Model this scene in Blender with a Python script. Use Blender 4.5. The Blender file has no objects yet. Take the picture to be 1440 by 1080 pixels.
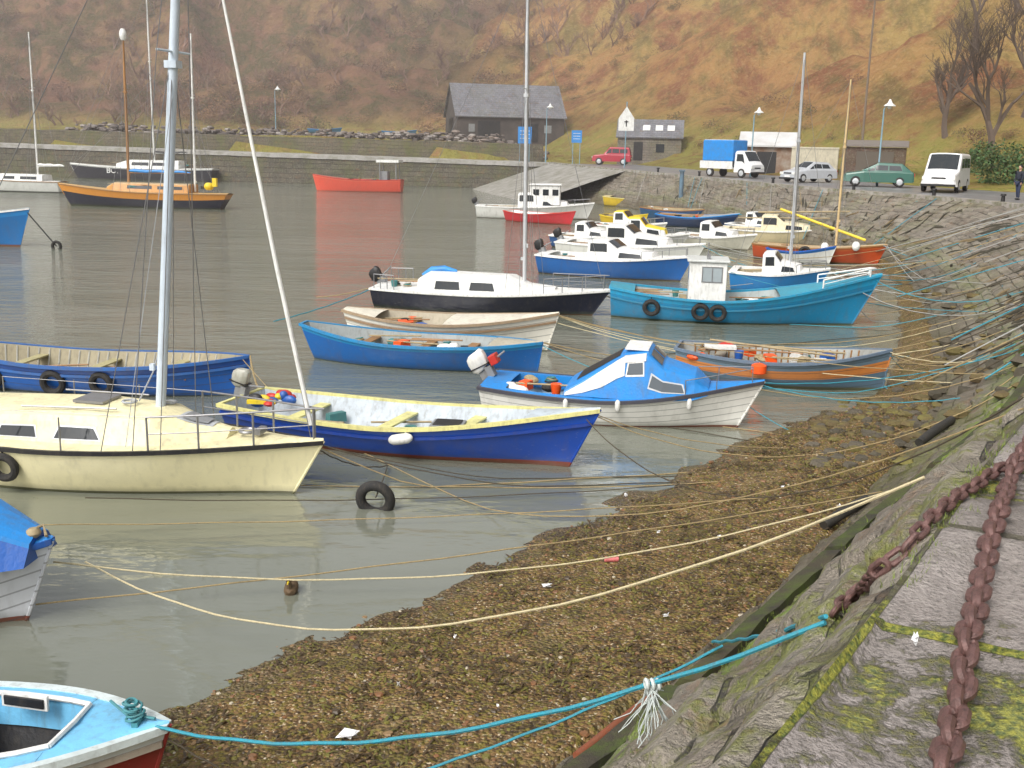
import bpy, math, random
from mathutils import Vector, Matrix, noise
from mathutils.bvhtree import BVHTree
R=random.Random(11)
sc=bpy.context.scene
sc.view_settings.view_transform='Standard'
sc.view_settings.look='None'
sc.view_settings.exposure=0
# ---------------- camera ----------------
FP=1500.0; CZ=5.2
CM=Matrix.Rotation(math.pi/2-math.atan((540-197)/FP),3,'X')@Matrix.Rotation(0.02,3,'Z')
cd=bpy.data.cameras.new('camera'); cam=bpy.data.objects.new('camera',cd); sc.collection.objects.link(cam)
cam.matrix_world=Matrix.Translation((0,0,CZ))@CM.to_4x4()
cd.sensor_width=36; cd.lens=36*FP/1440; cd.clip_end=3000; cd.clip_start=.05
sc.camera=cam
def ray(u,v): return (CM@Vector(((u-720)/FP,(540-v)/FP,-1)))
def G(u,v,z=0.0):
    d=ray(u,v); t=(z-CZ)/d.z; return Vector((0,0,CZ))+d*t
def AT(u,v,y):
    d=ray(u,v); return Vector((0,0,CZ))+d*(y/d.y)
# ---------------- nodes ----------------
def nd(nt,t,**k):
    n=nt.nodes.new(t)
    for a,b in k.items(): setattr(n,a,b)
    return n
def put(nt,s,v):
    if hasattr(v,'is_output'): nt.links.new(v,s)
    elif isinstance(v,(tuple,list)) and len(v)==3 and s.type=='RGBA': s.default_value=(*v,1)
    else: s.default_value=v
def MA(nt,op,a,b=0.0,clamp=False):
    n=nd(nt,'ShaderNodeMath',operation=op); n.use_clamp=clamp; put(nt,n.inputs[0],a); put(nt,n.inputs[1],b); return n.outputs[0]
def MX(nt,f,a,b,bl='MIX'):
    n=nd(nt,'ShaderNodeMix',data_type='RGBA',blend_type=bl); put(nt,n.inputs[0],f); put(nt,n.inputs[6],a); put(nt,n.inputs[7],b); return n.outputs[2]
def NZ(nt,vec,scale,detail=4,rough=.55,sc3=None):
    if sc3:
        m=nd(nt,'ShaderNodeMapping'); nt.links.new(vec,m.inputs[0]); m.inputs['Scale'].default_value=sc3; vec=m.outputs[0]
    n=nd(nt,'ShaderNodeTexNoise'); nt.links.new(vec,n.inputs['Vector']); n.inputs['Scale'].default_value=scale; n.inputs['Detail'].default_value=detail; n.inputs['Roughness'].default_value=rough
    return n.outputs[0]
def RMP(nt,f,a,b):
    n=nd(nt,'ShaderNodeMapRange'); n.clamp=True; put(nt,n.inputs[0],f); n.inputs[1].default_value=a; n.inputs[2].default_value=b; return n.outputs[0]
def BUMP(nt,b,h,s=.5,d=.02):
    n=nd(nt,'ShaderNodeBump'); n.inputs['Strength'].default_value=s; n.inputs['Distance'].default_value=d; nt.links.new(h,n.inputs['Height']); nt.links.new(n.outputs[0],b.inputs['Normal'])
def newmat(name):
    m=bpy.data.materials.new(name); m.use_nodes=True; nt=m.node_tree; b=nt.nodes['Principled BSDF']; tc=nd(nt,'ShaderNodeTexCoord'); return m,nt,b,tc
def dk(c,f): return tuple(x*f for x in c)
_c={}
def paint(col,rough=.45,var=.3,scale=2.5,bump=.01,metal=0,tint=(.16,.13,.09)):
    k=(col,rough,var,scale,bump,metal)
    if k in _c: return _c[k]
    m,nt,b,tc=newmat('paint_%d'%len(_c)); o=tc.outputs['Object']
    n=NZ(nt,o,scale,6,.65); n2=NZ(nt,o,scale*5,3,.6,(1,1,.25))
    f=RMP(nt,n,.42,.72); f2=RMP(nt,n2,.5,.75)
    c=MX(nt,MA(nt,'MULTIPLY',f,var),col,MX(nt,.5,dk(col,.6),tint))
    c=MX(nt,MA(nt,'MULTIPLY',f2,var*.9),c,dk(tint,.8))
    nt.links.new(c,b.inputs['Base Color']); b.inputs['Roughness'].default_value=rough; b.inputs['Metallic'].default_value=metal
    if bump: BUMP(nt,b,NZ(nt,o,scale*9,4),.5,bump)
    _c[k]=m; return m
def hullmat(main,bottom=(.12,.02,.015),boot=.1,top=None,tv=.85,clinker=0,rough=.35,low=None,lv=.0,var=.35):
    m,nt,b,tc=newmat('hull_paint'); o=tc.outputs['Object']
    s=nd(nt,'ShaderNodeSeparateXYZ'); nt.links.new(o,s.inputs[0]); z=s.outputs[2]
    su=nd(nt,'ShaderNodeSeparateXYZ'); nt.links.new(tc.outputs['UV'],su.inputs[0]); v=su.outputs[1]
    c=main
    if low: c=MX(nt,MA(nt,'GREATER_THAN',v,lv),low,c)
    if top: c=MX(nt,MA(nt,'GREATER_THAN',v,tv),c,top)
    c=MX(nt,MA(nt,'GREATER_THAN',z,boot),bottom,c)
    n=NZ(nt,o,1.6,6,.65); n2=NZ(nt,o,6,4,.6,(1,1,.15)); n3=NZ(nt,o,24,3,.7,(.3,1,1))
    c=MX(nt,MA(nt,'MULTIPLY',RMP(nt,n,.45,.7),var*.7),c,MX(nt,.6,c,(.1,.09,.07)))
    c=MX(nt,MA(nt,'MULTIPLY',RMP(nt,n2,.52,.78),var*.7),c,(.1,.08,.05))
    c=MX(nt,MA(nt,'MULTIPLY',RMP(nt,n3,.62,.72),var*.8),c,MX(nt,.5,c,(.4,.38,.34)))
    sl=MA(nt,'SUBTRACT',1,RMP(nt,MA(nt,'ADD',z,MA(nt,'MULTIPLY',n2,.14)),.05,.22))
    c=MX(nt,MA(nt,'MULTIPLY',sl,.65),c,(.06,.07,.03))
    h=MA(nt,'MULTIPLY',NZ(nt,o,9,3),.25)
    if clinker:
        saw=MA(nt,'FRACT',MA(nt,'MULTIPLY',v,float(clinker)))
        c=MX(nt,MA(nt,'MULTIPLY',MA(nt,'LESS_THAN',saw,.12),.5),c,dk((.1,.1,.1),.6))
        h=MA(nt,'ADD',h,MA(nt,'SUBTRACT',1,saw))
    nt.links.new(c,b.inputs['Base Color']); b.inputs['Roughness'].default_value=rough
    BUMP(nt,b,h,.6 if clinker else .15,.03)
    return m
WHITE=(.82,.82,.79); CREAM=(.85,.78,.48)
mW=paint(WHITE,.4,.38); mCr=paint(CREAM,.4,.38); mBlk=paint((.012,.012,.014),.5,.2); mGlass=paint((.02,.025,.03),.08,.1,2,0)
mAl=paint((.62,.64,.66),.35,.25,3,.002,.3); mWood=paint((.3,.15,.05),.5,.4,4); mDeckG=paint((.32,.36,.38),.6,.4); mRub=paint((.018,.018,.019),.8,.3,6)
mBl=paint((.012,.11,.45),.4,.35); mLB=paint((.015,.25,.68),.45,.35); mLB2=paint((.18,.52,.8),.5,.35); mRed=paint((.55,.03,.02),.45,.3); mYel=paint((.8,.6,.03),.5,.25)
mTan=paint((.38,.3,.17),.7,.5); mSteel=paint((.3,.3,.31),.4,.3,4,.002,.6); mOr=paint((.9,.1,.01),.45,.2); mGry=paint((.25,.26,.27),.7,.4)
mPY=paint((.76,.72,.3),.5,.4)
# ---------------- mesh builder ----------------
class MB:
    def __init__(s): s.v=[];s.f=[];s.m=[];s.uv=[]
    def add(s,vs,fs,mi=0,uv=None):
        o=len(s.v); s.v+=[tuple(a) for a in vs]; s.f+=[tuple(i+o for i in f) for f in fs]; s.m+=[mi]*len(fs)
        s.uv+= list(uv) if uv else [(a[0],a[2]) for a in vs]
    def box(s,c,d,rz=0,mi=0,M=None,tp=1.0):
        x,y,z=d[0]/2,d[1]/2,d[2]/2; vs=[]
        for k in (-1,1):
            q=tp if k>0 else 1
            for i,j in ((-1,-1),(1,-1),(1,1),(-1,1)): vs.append(Vector((i*x*q,j*y*q,k*z)))
        mm=M or Matrix.Rotation(rz,3,'Z'); vs=[mm@a+Vector(c) for a in vs]
        s.add(vs,[(3,2,1,0),(4,5,6,7),(0,1,5,4),(1,2,6,5),(2,3,7,6),(3,0,4,7)],mi)
    def tube(s,pts,r,n=8,mi=0,cap=True):
        pts=[Vector(p) for p in pts]; N=len(pts); vs=[];fs=[]; up=None
        for i,p in enumerate(pts):
            t=(pts[min(i+1,N-1)]-pts[max(i-1,0)])
            if t.length<1e-9: t=Vector((0,0,1))
            t.normalize()
            if up is None: up=Vector((0,0,1)) if abs(t.z)<.9 else Vector((1,0,0))
            a=t.cross(up)
            if a.length<1e-6: a=t.cross(Vector((0,1,0)))
            a.normalize(); b=t.cross(a)
            rr=r[i] if isinstance(r,(list,tuple)) else r
            for k in range(n):
                w=2*math.pi*k/n; vs.append(p+a*math.cos(w)*rr+b*math.sin(w)*rr)
        for i in range(N-1):
            for k in range(n):
                k2=(k+1)%n; fs.append((i*n+k,i*n+k2,(i+1)*n+k2,(i+1)*n+k))
        if cap: fs+= [tuple(range(n)),tuple(range((N-1)*n,N*n))]
        s.add(vs,fs,mi)
    def loft(s,rings,mi=0,caps=True,closed=True):
        n=len(rings[0]); vs=[p for r in rings for p in r]; fs=[]
        for i in range(len(rings)-1):
            for k in range(n if closed else n-1):
                k2=(k+1)%n; fs.append((i*n+k,i*n+k2,(i+1)*n+k2,(i+1)*n+k))
        if caps: fs+=[tuple(range(n)),tuple(range((len(rings)-1)*n,len(rings)*n))]
        s.add(vs,fs,mi)
    def torus(s,c,ax,Rr,r,n=20,m=10,mi=0,sq=1.0):
        ax=Vector(ax).normalized(); a=ax.orthogonal().normalized(); b=ax.cross(a); vs=[];fs=[]
        for i in range(n):
            w=2*math.pi*i/n; d=a*math.cos(w)+b*math.sin(w)
            for k in range(m):
                q=2*math.pi*k/m; vs.append(Vector(c)+d*(Rr+r*math.cos(q))+ax*r*sq*math.sin(q))
        for i in range(n):
            for k in range(m):
                fs.append((i*m+k,((i+1)%n)*m+k,((i+1)%n)*m+(k+1)%m,i*m+(k+1)%m))
        s.add(vs,fs,mi)
    def ball(s,c,r,n=10,mi=0):
        if not isinstance(r,(tuple,list)): r=(r,r,r)
        rings=[]
        for i in range(1,n):
            q=math.pi*i/n; rings.append([(c[0]+r[0]*math.sin(q)*math.cos(2*math.pi*k/(2*n)),c[1]+r[1]*math.sin(q)*math.sin(2*math.pi*k/(2*n)),c[2]-r[2]*math.cos(q)) for k in range(2*n)])
        s.loft(rings,mi)
    def obj(s,name,mats,parent=None,smooth=True,bevel=0,ang=.65):
        me=bpy.data.meshes.new(name); me.from_pydata(s.v,[],s.f)
        if not isinstance(mats,(list,tuple)): mats=[mats]
        for m in mats: me.materials.append(m)
        me.polygons.foreach_set('material_index',s.m)
        ul=me.uv_layers.new(name='UVMap'); li=[0]*len(me.loops); me.loops.foreach_get('vertex_index',li)
        ul.data.foreach_set('uv',[c for i in li for c in s.uv[i]])
        if smooth:
            me.polygons.foreach_set('use_smooth',[True]*len(me.polygons)); me.set_sharp_from_angle(angle=ang)
        me.validate(); me.update()
        o=bpy.data.objects.new(name,me); sc.collection.objects.link(o)
        if parent: o.parent=parent
        if bevel:
            bv=o.modifiers.new('bevel','BEVEL'); bv.width=bevel; bv.segments=2; bv.limit_method='ANGLE'
        return o
def empty(name,loc=(0,0,0),rz=0,parent=None):
    e=bpy.data.objects.new(name,None); sc.collection.objects.link(e); e.location=loc; e.rotation_euler=(0,0,rz); e.empty_display_size=.2
    if parent: e.parent=parent
    return e
# ---------------- shore curves ----------------
ST=[((-16,-14.5,.3),(-15,-15.2,1.1),(-12.6,-16.8,3.6)),
((-3.14,2.9,.3),(-2.4,2.35,1.1),(-.45,.9,3.6)),
((.46,7.7,.3),(1.2,7.15,1.15),(2.85,5.9,3.6)),
((3,11.1,.35),(3.75,10.55,1.35),(5.7,10.0,3.55)),
((5.45,15.4,.3),(6.9,14.6,1.5),(8.7,14.4,3.5)),
((7.9,19.8,.3),(9.5,19.2,1.5),(12,19,3.3)),
((11,28,.2),(12.8,27.5,1.1),(17,28,3.0)),
((14.2,38,.15),(15.8,38,1.0),(21.2,38,2.8)),
((16.5,47.5,.1),(17.6,48,1.0),(22.8,48,2.7)),
((16,52.4,.1),(17,53.3,1.),(20.8,56.5,2.7)),
((15,59,.1),(15.4,60.2,1.1),(17.2,65,2.7)),
((12.1,76,.1),(12.4,77.2,1.1),(13.4,81.5,2.7)),
((8.8,88,.1),(9.1,89,1.1),(9.8,94,2.75)),
((4.4,101,-.1),(4.7,103,.8),(6.4,106,2.78)),
((3.2,117.5,-.3),(3.3,118,1),(3.6,119,2.8))]
def crv(k,t,j):
    P=[Vector(ST[min(max(k+d,0),len(ST)-1)][j]) for d in (-1,0,1,2)]
    return .5*((2*P[1])+(P[2]-P[0])*t+(2*P[0]-5*P[1]+4*P[2]-P[3])*t*t+(3*P[1]-P[0]-3*P[2]+P[3])*t**3)
samp=[]
for k in range(len(ST)-1):
    ln=(Vector(ST[k+1][1])-Vector(ST[k][1])).length
    step=.35 if k<1 else (.05 if k<4 else (.09 if k<6 else (.2 if k<10 else .5)))
    n=max(2,int(ln/step))
    for i in range(n): samp.append([crv(k,i/n,j) for j in range(3)]+[k+i/n])
samp.append([Vector(p) for p in ST[-1]]+[len(ST)-1.0])
def hsh(a,b): 
    x=math.sin(a*127.1+b*311.7)*43758.5453; return x-math.floor(x)
def stone_h(u,v,bw=.85,rh=.36):
    row=math.floor(v/rh); off=0 if row%2 else bw*.5; x=u+off; col=math.floor(x/bw)
    fx=(x/bw-col)*bw; fz=(v/rh-row)*rh; e=min(fx,bw-fx,fz,rh-fz)
    return (hsh(row,col)-.5)*.12-.08*max(0,1-e/.05)
wall=MB(); U=0; uv=[];vs=[]
NL,NU=12,54
prev=None; Us=[]
for s_ in samp:
    if prev is not None: U+=(s_[1]-prev).length
    prev=s_[1].copy(); Us.append(U)
for i,s_ in enumerate(samp):
    a,l,t,k=s_; U=Us[i]
    across=(t-a); across.z=0; across.normalize()
    d1=(l-a).length; d2=(t-l).length
    rows=[(a-across*.3+Vector((0,0,-1.0)),-1.0)]
    for j in range(NL+1): f=j/NL; rows.append((a.lerp(l,f),f*d1))
    up0=l+across*.06
    for j in range(NU+1): f=j/NU; rows.append((up0.lerp(t,f),d1+.1+f*d2))
    sl=(t-l).normalized(); nrm=(across*-sl.z+Vector((0,0,1))*math.hypot(sl.x,sl.y)).normalized()
    rg=1+.8*sm_ if False else 1
    for j,(p,v) in enumerate(rows):
        last=(j==len(rows)-1)
        h=0 if last else stone_h(U,v)+.10*(noise.noise(Vector((U*.5,v*.7,3)))) + .07*noise.noise(Vector((U*2.5,v*2.5,9)))+.025*noise.noise(Vector((U*8,v*8,9)))
        vs.append(p+nrm*h); uv.append((U,v))
    nr=len(rows)
fs=[]
for i in range(len(samp)-1):
    for j in range(nr-1): fs.append((i*nr+j,(i+1)*nr+j,(i+1)*nr+j+1,i*nr+j+1))
wall.add(vs,fs,0,uv)
def stonemat(name,bw,rh,c1,c2,mort,moss=.5,wet=True,bricks=True,gb=.9,mb=1.0):
    m,nt,b,tc=newmat(name); uvs=tc.outputs['UV']; o=tc.outputs['Object']
    s=nd(nt,'ShaderNodeSeparateXYZ'); nt.links.new(uvs,s.inputs[0]); v=s.outputs[1]
    so_=nd(nt,'ShaderNodeSeparateXYZ'); nt.links.new(o,so_.inputs[0]); nearf=MA(nt,'SUBTRACT',1,MA(nt,'MULTIPLY',RMP(nt,so_.outputs[1],13,26),.7))
    br=nd(nt,'ShaderNodeTexBrick'); nt.links.new(uvs,br.inputs['Vector'])
    br.inputs['Scale'].default_value=1; br.inputs['Brick Width'].default_value=bw; br.inputs['Row Height'].default_value=rh; br.inputs['Mortar Size'].default_value=.018; br.inputs['Mortar Smooth'].default_value=.3
    br.inputs['Color1'].default_value=(*c1,1); br.inputs['Color2'].default_value=(*c2,1); br.inputs['Mortar'].default_value=(*mort,1)
    n1=NZ(nt,o,1.1,8,.7); n2=NZ(nt,o,7,6,.7); n3=NZ(nt,o,.45,5,.6); n4=NZ(nt,o,28,3,.6)
    c=MX(nt,MA(nt,'MULTIPLY',RMP(nt,n1,.42,.66),.8),br.outputs[0],dk(c1,.4))
    c=MX(nt,MA(nt,'MULTIPLY',RMP(nt,n2,.5,.72),.6),c,(.38,.34,.28))
    c=MX(nt,MA(nt,'MULTIPLY',RMP(nt,n4,.52,.7),.5),c,dk(c1,.3))
    mf=MA(nt,'MULTIPLY',RMP(nt,MA(nt,'ADD',MA(nt,'MULTIPLY',n2,.5),MA(nt,'MULTIPLY',n3,.6)),.54,.62),moss)
    c=MX(nt,MA(nt,'MULTIPLY',mf,nearf) if wet else mf,c,MX(nt,n4,dk((.07,.11,.015),mb),dk((.26,.27,.03),mb)))
    c=MX(nt,MA(nt,'MULTIPLY',RMP(nt,NZ(nt,o,2.3,5,.7),.56,.68),.6),c,(.22,.11,.045))
    if wet:
        stv=NZ(nt,uvs,1.0,5,.6,(2.2,.35,1)); c=MX(nt,MA(nt,'MULTIPLY',RMP(nt,stv,.5,.64),.6),c,(.09,.07,.045))
        w=MA(nt,'SUBTRACT',1,RMP(nt,MA(nt,'ADD',v,MA(nt,'MULTIPLY',n1,1.2)),.9,2.4))
        c=MX(nt,MA(nt,'MULTIPLY',w,.55),c,(.08,.065,.03)) 
        g=MA(nt,'MULTIPLY',MA(nt,'SUBTRACT',1,MA(nt,'ABSOLUTE',MA(nt,'MULTIPLY',MA(nt,'SUBTRACT',v,1.75),1.7)),True),RMP(nt,n2,.4,.54))
        c=MX(nt,MA(nt,'MULTIPLY',MA(nt,'MULTIPLY',g,gb),nearf),c,MX(nt,n4,(.09,.17,.01),(.24,.34,.03)))
    nt.links.new(c,b.inputs['Base Color']); b.inputs['Roughness'].default_value=.55
    h=MA(nt,'ADD',MA(nt,'MULTIPLY',n2,1.0),MA(nt,'MULTIPLY',n4,.4)); h=MA(nt,'SUBTRACT',h,MA(nt,'MULTIPLY',br.outputs['Fac'],.8 if bricks else .3))
    BUMP(nt,b,h,1,.07)
    return m
mWall=stonemat('harbour_stone',.85,.36,(.36,.32,.26),(.24,.20,.16),(.045,.04,.03),.75)
wall.obj('harbour_wall',mWall,None,True,ang=1.2)
def groundmat(name,cols,sc_=1,rough=.85,bump=.03):
    m,nt,b,tc=newmat(name); o=tc.outputs['Object']
    c=cols[0]
    for i,cc in enumerate(cols[1:]): c=MX(nt,RMP(nt,NZ(nt,o,sc_*(.35,1.3,5,14)[i%4],6,.65),.42,.66),c,cc)
    nt.links.new(c,b.inputs['Base Color']); b.inputs['Roughness'].default_value=rough; BUMP(nt,b,NZ(nt,o,sc_*9,5,.7),.7,bump); return m
led=MB(); seg=[]
LM=groundmat('old_timber',[(.04,.034,.026),(.08,.065,.035),(.07,.1,.015)],3)
li_=[i for i,s_ in enumerate(samp) if .4<s_[3]<5.2][::3]
rings=[];acc=0
for n_,i in enumerate(li_):
    a,l,t,k=samp[i]; U=Us[i]
    ac=(t-a); ac.z=0; ac.normalize(); blk=math.floor(U/3.1); jo=(hsh(blk,3)-.5)*.09; ju=(hsh(blk,8)-.5)*.07; f=.02*noise.noise(Vector((U*3,1,0)))
    w=.05+.03*noise.noise(Vector((U*.8,0,0)))
    rings.append([l+ac*(jo-.13)+Vector((0,0,-.26)),l+ac*(jo-.15)+Vector((0,0,-.02+f+ju)),l+ac*(jo-.11)+Vector((0,0,.05+f+ju)),l+ac*(jo+w)+Vector((0,0,.09+f*1.5+ju)),l+ac*(jo+w+.03)+Vector((0,0,-.26))])
    if n_<len(li_)-1 and math.floor(Us[li_[n_+1]]/3.1)!=blk:
        led.loft(rings); rings=[]
if len(rings)>1: led.loft(rings)
led.obj('timber_ledge',LM,None,False)
# paving and road
def inland(i):
    a=samp[max(i-1,0)][2]; b=samp[min(i+1,len(samp)-1)][2]; d=(b-a); d.z=0; d.normalize(); return Vector((d.y,-d.x,0))
def strip(sel,offs,zoff=0,jit=0):
    vs=[];uv=[];fs=[];n=len(offs)
    for i in sel:
        nn=inland(i); t=samp[i][2]
        for o in offs:
            p=t+nn*o; p.z=t.z+zoff+(jit*(noise.noise(Vector((p.x*1.3,p.y*1.3,0)))) if o>0.01 else 0)
            vs.append(p); uv.append((Us[i],o))
    for i in range(len(sel)-1):
        for j in range(n-1): fs.append((i*n+j,i*n+j+1,(i+1)*n+j+1,(i+1)*n+j))
    return vs,fs,uv
near=[i for i,s_ in enumerate(samp) if s_[3]<=6.01]; nsel=near[::2]
far=[i for i,s_ in enumerate(samp) if s_[3]>=6.0][::2]+[len(samp)-1]
pv=MB(); offs=[0]+[.05*i for i in range(1,60)]+[3.4,4,5,6,8,10,14]
a,b_,c_=strip(nsel,offs,0,.07)
vv=[]
for p,(u,o) in zip(a,c_):
    q=Vector(p)
    if .01<o<3.4: q.z+= (stone_h(u,o,1.15,.62))*.5+.014*noise.noise(Vector((u*5,o*5,2)))
    vv.append(q)
pv.add(vv,b_,0,c_)
def pavemat():
    m,nt,b,tc=newmat('paving_stone'); uvs=tc.outputs['UV']; o=tc.outputs['Object']
    br=nd(nt,'ShaderNodeTexBrick'); nt.links.new(uvs,br.inputs['Vector'])
    for k,v in (('Scale',1),('Brick Width',1.15),('Row Height',.62),('Mortar Size',.025),('Mortar Smooth',.2)): br.inputs[k].default_value=v
    br.inputs['Color1'].default_value=(.37,.33,.31,1); br.inputs['Color2'].default_value=(.28,.25,.235,1); br.inputs['Mortar'].default_value=(.08,.08,.03,1)
    n1=NZ(nt,o,1.6,8,.7); n2=NZ(nt,o,9,6,.7); n4=NZ(nt,o,45,3,.6); n5=NZ(nt,o,.9,3,.5)
    c=MX(nt,MA(nt,'MULTIPLY',RMP(nt,n1,.42,.66),.8),br.outputs[0],(.15,.13,.11))
    c=MX(nt,MA(nt,'MULTIPLY',RMP(nt,n2,.5,.68),.6),c,(.42,.38,.35))
    c=MX(nt,MA(nt,'MULTIPLY',RMP(nt,n4,.52,.7),.6),c,(.08,.075,.065))
    ms=RMP(nt,MA(nt,'ADD',MA(nt,'ADD',MA(nt,'MULTIPLY',n2,.4),MA(nt,'MULTIPLY',n5,.6)),MA(nt,'MULTIPLY',br.outputs['Fac'],.09)),.545,.6)
    c=MX(nt,MA(nt,'MULTIPLY',ms,.85),c,MX(nt,RMP(nt,n4,.35,.65),(.05,.09,.01),(.36,.35,.04)))
    nt.links.new(c,b.inputs['Base Color'])
    nt.links.new(MA(nt,'ADD',.35,MA(nt,'MULTIPLY',RMP(nt,n1,.4,.6),.4)),b.inputs['Roughness'])
    h=MA(nt,'SUBTRACT',MA(nt,'ADD',n2,MA(nt,'MULTIPLY',n4,.5)),MA(nt,'MULTIPLY',br.outputs['Fac'],1)); BUMP(nt,b,MA(nt,'ADD',h,MA(nt,'MULTIPLY',ms,.6)),1,.04)
    return m
pv.obj('quay_paving',pavemat(),None,True,ang=1.2)
mRoad=groundmat('wet_asphalt',[(.19,.185,.19),(.28,.275,.27),(.14,.135,.135)],1,.36,.008)
rd=MB(); a,b_,c_=strip(far,[0,.55,1,4,8,13],0,0); rd.add(a,b_,0,c_); rd.obj('quay_road',mRoad,None,True)
cp=MB(); a,b_,c_=strip(far,[-.04,.5],.14); a2,_,_=strip(far,[-.04,.5],-.1)
n=len(a)//2
cp.loft([[a2[2*i],a[2*i],a[2*i+1],a2[2*i+1]] for i in range(n)]); cp.obj('quay_coping',groundmat('coping_stone',[(.4,.37,.34),(.26,.23,.2),(.15,.15,.08)],2),None,False)
pl=MB(); a,b_,c_=strip(far,[6.5,6.62],.006); pl.add(a,b_,0,c_); pl.obj('road_marking_line',paint((.6,.6,.56),.6,.4),None)
# slipway
sp=MB(); rr_=[]
for i,s_ in enumerate(samp):
    if 12.05<s_[3]<13.9:
        nn=inland(i); t=s_[2]; rr_.append([t-nn*.05+Vector((0,0,.02)),t-nn*3+Vector((0,0,-.9)),t-nn*6+Vector((0,0,-1.9)),t-nn*10.5+Vector((0,0,-3.4))])
sp.loft(rr_,0,False,False); sp.obj('slipway',groundmat('slipway_concrete',[(.38,.36,.33),(.27,.25,.22),(.18,.17,.12)],1,.5,.02),None,True)
# ---------------- pier ----------------
PA=Vector((3.6,119,0)); PB=Vector((-150,131,0)); pd=(PB-PA).normalized(); pn=Vector((-pd.y,pd.x,0))
if pn.y<0: pn=-pn
pier=empty('stone_pier')
def prof(mb,pr,x0=0,x1=154,n=150,jit=.06):
    vs=[];uv=[];fs=[];m_=len(pr)
    for i in range(n+1):
        d=x0+(x1-x0)*i/n; acc=0
        for j,(o,z0,z1) in enumerate(pr):
            if j: acc+=math.hypot(o-pr[j-1][0],z0-pr[j-1][1])
            z=z0+(z1-z0)*d/65; z+=jit*noise.noise(Vector((d*.6,j*3.3,0)))
            p=PA+pd*d+pn*o; vs.append((p.x,p.y,z)); uv.append((d,acc))
    for i in range(n):
        for j in range(m_-1): fs.append((i*m_+j,i*m_+j+1,(i+1)*m_+j+1,(i+1)*m_+j))
    mb.add(vs,fs,0,uv)
mPier=stonemat('pier_stone',1.3,.5,(.12,.10,.065),(.075,.068,.042),(.02,.02,.015),.4,False,mb=.6)
p1=MB(); prof(p1,[(-.5,-1,-1),(-.2,1.2,1.5),(0,2.5,3.4)]); p1.obj('wall_face',mPier,pier)
p2=MB(); prof(p2,[(-.15,2.4,3.3),(-.15,2.8,3.7),(.6,2.82,3.72),(4.6,2.85,3.75)]); p2.obj('walkway',groundmat('pier_concrete',[(.42,.4,.38),(.32,.3,.28),(.24,.23,.18)],1),pier,False)
p3=MB(); prof(p3,[(4.5,2.6,3.5),(4.5,4.75,5.35),(5.3,4.8,5.4),(5.3,3,4)],1,154,140,.14); p3.obj('parapet',stonemat('parapet_stone',.9,.4,(.17,.14,.09),(.13,.11,.06),(.05,.05,.03),.6,False,mb=.7),pier)
# ---------------- terrain ----------------
EDGE=[s_[2] for s_ in samp[::6]]+[samp[-1][2]]+[PA+pd*x for x in (20,60,110,154,300)]
EDGE=[Vector((p.x,p.y,0)) for p in EDGE]; EDGE.insert(0,Vector((-60,-75,0)))
EZ=[3.6]+[s_[2].z for s_ in samp[::6]]+[2.8]+[3.0,3.6,3.8,3.8,3.8]
def sdist(P,x,y):
    best=1e9; bi=0; sg=1;bt=0
    for i in range(len(P)-1):
        a=P[i];b=P[i+1]; dx=b.x-a.x; dy=b.y-a.y; L2=dx*dx+dy*dy
        if L2<1e-9: continue
        t=((x-a.x)*dx+(y-a.y)*dy)/L2; t=0 if t<0 else (1 if t>1 else t)
        ex=x-a.x-dx*t; ey=y-a.y-dy*t; d=ex*ex+ey*ey
        if d<best: best=d;bi=i;bt=t; sg=1 if (dx*(y-a.y)-dy*(x-a.x))<0 else -1
    return math.sqrt(best)*sg,bi,bt
def sm(x,a,b):
    t=(x-a)/(b-a); t=0 if t<0 else (1 if t>1 else t); return t*t*(3-2*t)
def fbm(x,y,s,o=4):
    v=0;a=1
    for i in range(o): v+=a*noise.noise(Vector((x*s,y*s,i*7.1))); a*=.5; s*=2.1
    return v
def hill(x,y):
    w=fbm(x,y,.02,3)*8
    d1=(x-9)*.86+(y-135)*.51+w*.35
    d2=(y-178)+(.12*x)+w
    r=abs(fbm(x+40,y,.035,3))
    f1=max(0,d1)*.66+ (sm(d1,0,30)*(fbm(x,y,.05,5)*5.5-r*10))
    f2=max(0,d2)*.50+ (sm(d2,0,40)*(fbm(x+90,y,.03,5)*10-r*13))
    return d1,d2,min(f1,75+.1*max(0,d1)),min(f2,95+.1*max(0,d2))
def theight(x,y,full=False):
    d,bi,bt=sdist(EDGE,x,y)
    if d<1.6: return (-3.0,0,0) if full else -3.0
    bz=EZ[bi]*(1-bt)+EZ[min(bi+1,len(EZ)-1)]*bt
    d1,d2,f1,f2=hill(x,y)
    base=bz-.15
    pf=sm(x,3,-3)*sm(y,118,122)
    base=base*(1-pf)+pf*(2.4 if d<5 else 5.0+.35*noise.noise(Vector((x*.1,y*.1,0))))
    base+=sm(d1,-20,-3)*1.1*(1-pf)*sm(d,9,14)
    base+=sm(d,14,60)*.6
    h=base+max(f1,f2)+ (.15*noise.noise(Vector((x*.3,y*.3,4))) if d>13 else 0)
    if full: return h,sm(f2-f1,-4,4) if x<60 else 0,math.exp(-abs(f1-f2)/5)*sm(max(f1,f2),1,5)
    return h
te=MB(); vs=[];fs=[];tuv=[]
X0,X1,Y0,Y1=-280,300,-75,470; 
xs=[];x=X0
while x<X1: xs.append(x); x+= 1.8 if -110<x<90 else 8
ys=[];y=Y0
while y<Y1: ys.append(y); y+= 1.8 if 40<y<260 else 7
for y in ys:
    for x in xs:
        h,l_,r_=theight(x,y,True); vs.append((x,y,h)); tuv.append((l_,r_))
nx=len(xs)
for j in range(len(ys)-1):
    for i in range(nx-1): fs.append((j*nx+i,j*nx+i+1,(j+1)*nx+i+1,(j+1)*nx+i))
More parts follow.
